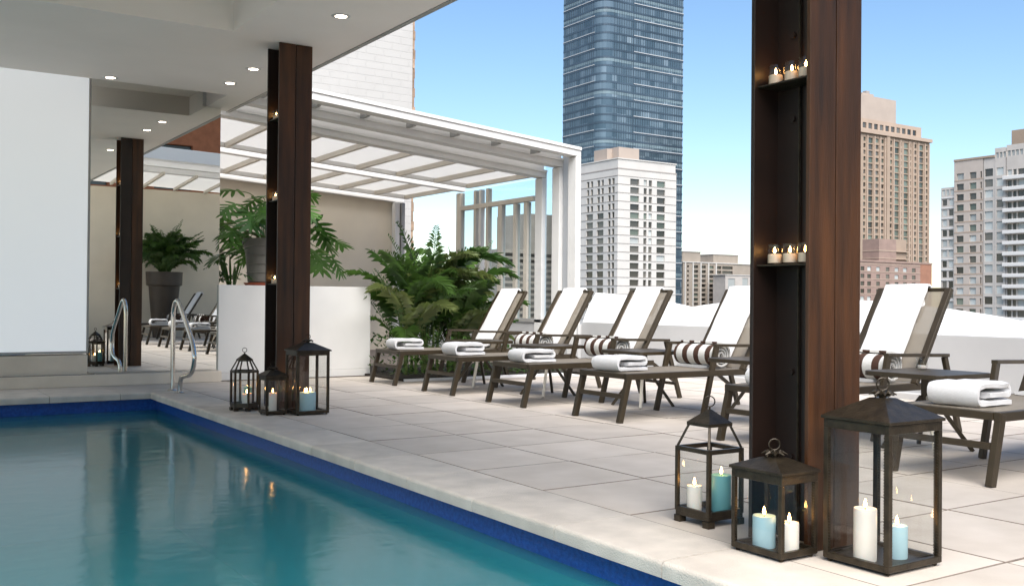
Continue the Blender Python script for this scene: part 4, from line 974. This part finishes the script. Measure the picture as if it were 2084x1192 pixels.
hb('wing', 374.21, 382.3, Yr + .2, Yr + 14, ZG, 18.3, 'c_red2', rb); hb('wing_cap', 374.21, 382.6, Yr, Yr + 14.2, 18.3, 18.9, 'c_red', rb)
hb('roof_house', 349.2, 360.5, Yr + 2, Yr + 10, 18.9, 28.0, 'c_red', rb); hb('roof_house', 360.5, 368.8, Yr + 3, Yr + 10, 18.9, 28.3, 'c_tan', rb)
hb('house_band', 349.0, 369.0, Yr + 1.85, Yr + 10, 23.0, 23.4, 'c_tan2', rb); hb('house_band', 349.0, 369.0, Yr + 1.85, Yr + 10, 19.9, 20.2, 'c_tan2', rb)

# grey and pink apartment complex on the far right
gc = thing('grey_apartment_complex', 'grey and pinkish apartment buildings with white balconies at the right edge', 'building', (285, 165, ZG))
GXc = 275.0; fl = 3.1
def colwins(u0, u1, ztop, n, mts, hgt=1.9):
    return [(u0, u1, ztop - fl * k - hgt, ztop - fl * k, rnd.choice(mts)) for k in range(n)]
# faces run along -Y (towards the viewer) at x=275; u measured from y=182 downwards
w = colwins(.5, 2.0, 33.0, 22, ('c_win', 'c_blind')) + colwins(2.6, 4.1, 33.0, 22, ('c_win', 'c_blind', 'c_blind'))
w += [(.4, 1.3, 34.2, 35.9, 'c_blind'), (1.7, 2.6, 34.2, 35.9, 'c_blind'), (3.0, 4.2, 34.2, 35.9, 'c_blind')]
facade(gc, (GXc + .3, 182.1, 0), (0, -1, 0), (-1, 0, 0), 4.7, ZG, 36.6, w, 'c_grey', .25)
for k in range(22): hb('floor_band', GXc + .1, GXc + .29, 177.45, 182.1, 33.3 - fl * k, 33.7 - fl * k, 'c_balc', gc)
w = colwins(.8, 3.1, 40.3, 24, ('c_wing', 'c_win', 'c_blind')) + colwins(5.0, 7.1, 40.3, 24, ('c_wing', 'c_win', 'c_blind')) + colwins(8.3, 8.8, 40.3, 24, ('c_win',)) 
facade(gc, (GXc - .3, 177.4, 0), (0, -1, 0), (-1, 0, 0), 9.2, ZG, 44.0, w, 'c_pink', .4)
hb('side_return', GXc - .29, GXc + .3, 177.4, 177.44, ZG, 44.0, 'c_pink', gc)
for k in range(24): hb('floor_band', GXc - .36, GXc - .305, 168.25, 177.3, 38.0 - fl * k, 38.35 - fl * k, 'c_tan2', gc)
w = colwins(.4, 2.9, 40.8, 24, ('c_blind', 'c_blind', 'c_win'), 2.2)
facade(gc, (GXc - .1, 168.2, 0), (0, -1, 0), (-1, 0, 0), 3.5, ZG, 44.0, w, 'c_grey', .3)
w = colwins(.5, 2.6, 40.8, 24, ('c_blind', 'c_blind', 'c_win'), 2.2) + [(.3 + 1.1 * k, 1.1 + 1.1 * k, 43.6, 45.2, 'c_blind') for k in range(3)]
facade(gc, (GXc - .2, 164.65, 0), (0, -1, 0), (-1, 0, 0), 3.3, ZG, 46.5, w, 'c_grey', .3)
w = colwins(.3, 1.6, 39.9, 24, ('c_win', 'c_blind')) + colwins(2.0, 3.0, 39.9, 24, ('c_win',)) + colwins(3.4, 5.4, 39.9, 24, ('c_win', 'c_blind')) + colwins(6, 8, 39.9, 24, ('c_win',)) + [(.3 + 1.2 * k, 1.2 + 1.2 * k, 43.8, 45.4, 'c_blind') for k in range(6)]
facade(gc, (GXc, 161.3, 0), (0, -1, 0), (-1, 0, 0), 9, ZG, 47.0, w, 'c_grey', .3)
for k in range(24): hb('balcony', GXc - 1.5, GXc - .01, 152.5, 161.7, 37.0 - fl * k, 38.05 - fl * k, 'c_balc', gc, bev=.1)
hb('core', GXc + .7, GXc + 20, 152.4, 181.8, ZG, 36.4, 'c_grey', gc); hb('core', GXc + .6, GXc + 18, 152.4, 177.2, 36.4, 43.9, 'c_grey', gc); hb('core', GXc + .6, GXc + 14, 152.4, 164.5, 43.9, 46.4, 'c_grey', gc)
hb('roof_slab', GXc - .5, GXc + 18, 164.66, 177.5, 44.0, 44.6, 'c_tan', gc); hb('penthouse', GXc + 1, GXc + 10, 152.4, 160.4, 47.01, 51.2, 'c_tan', gc)
# grey block seen through the enclosure glass
gb = thing('grey_block', 'plain grey office block seen through the glass side of the enclosure', 'building', (260, 420, ZG))
hb('tall_part', 297.7, 345, 440, 470, ZG, 48, 'c_beige', gb); hb('low_part', 281, 297.69, 440, 470, ZG, 28.6, 'c_beige', gb)
for k in range(20): hb('window_band', 282, 344.5, 439.8, 439.99, 25 - 3.2 * k, 26.6 - 3.2 * k, 'c_win', gb)
# whitewashed brick building right behind the enclosure
wb = thing('whitewashed_building', 'tall whitewashed brick wall with a ragged brick edge above the enclosure', 'building', (0, 24, 0))
B(-12, 10.38, 20, 28, -5, 16).build('wall', M['wbrick'], wb)
k = 0; z = 1.5; r = random.Random(2)
bm1 = MB().box(0, .075, 0, .3, 0, .212).mesh('corner_brick', M['rawbrick'], bev=.006); bm2 = MB().box(0, .055, 0, .3, 0, .212).mesh('corner_brick', M['rawbrick'], bev=.006)
while z < 12:
    put('corner_brick', bm1 if k % 2 else bm2, wb, Vector((10.384 + r.uniform(0, .01), 20.02 + r.uniform(-.01, .01), z)) - Vector((0, 24, 0))); z += .215; k += 1
# red brick building behind the camera, seen in the mirror
ob = thing('brick_building', 'orange-red brick building with dark windows reflected in the mirror', 'building', (20, -30, 0))
wins = []
for k in range(5):
    for q in range(12): wins.append((3 + 4.1 * q, 4.9 + 4.1 * q, 3.2 + 3.3 * k, 5.5 + 3.3 * k))
facade(ob, (50, -27, 0), (-1, 0, 0), (0, 1, 0), 55, -20, 20, wins, 'orange', .3)
hb('core', -5, 50, -40, -27.4, -20, 19.9, 'c_red2', ob)
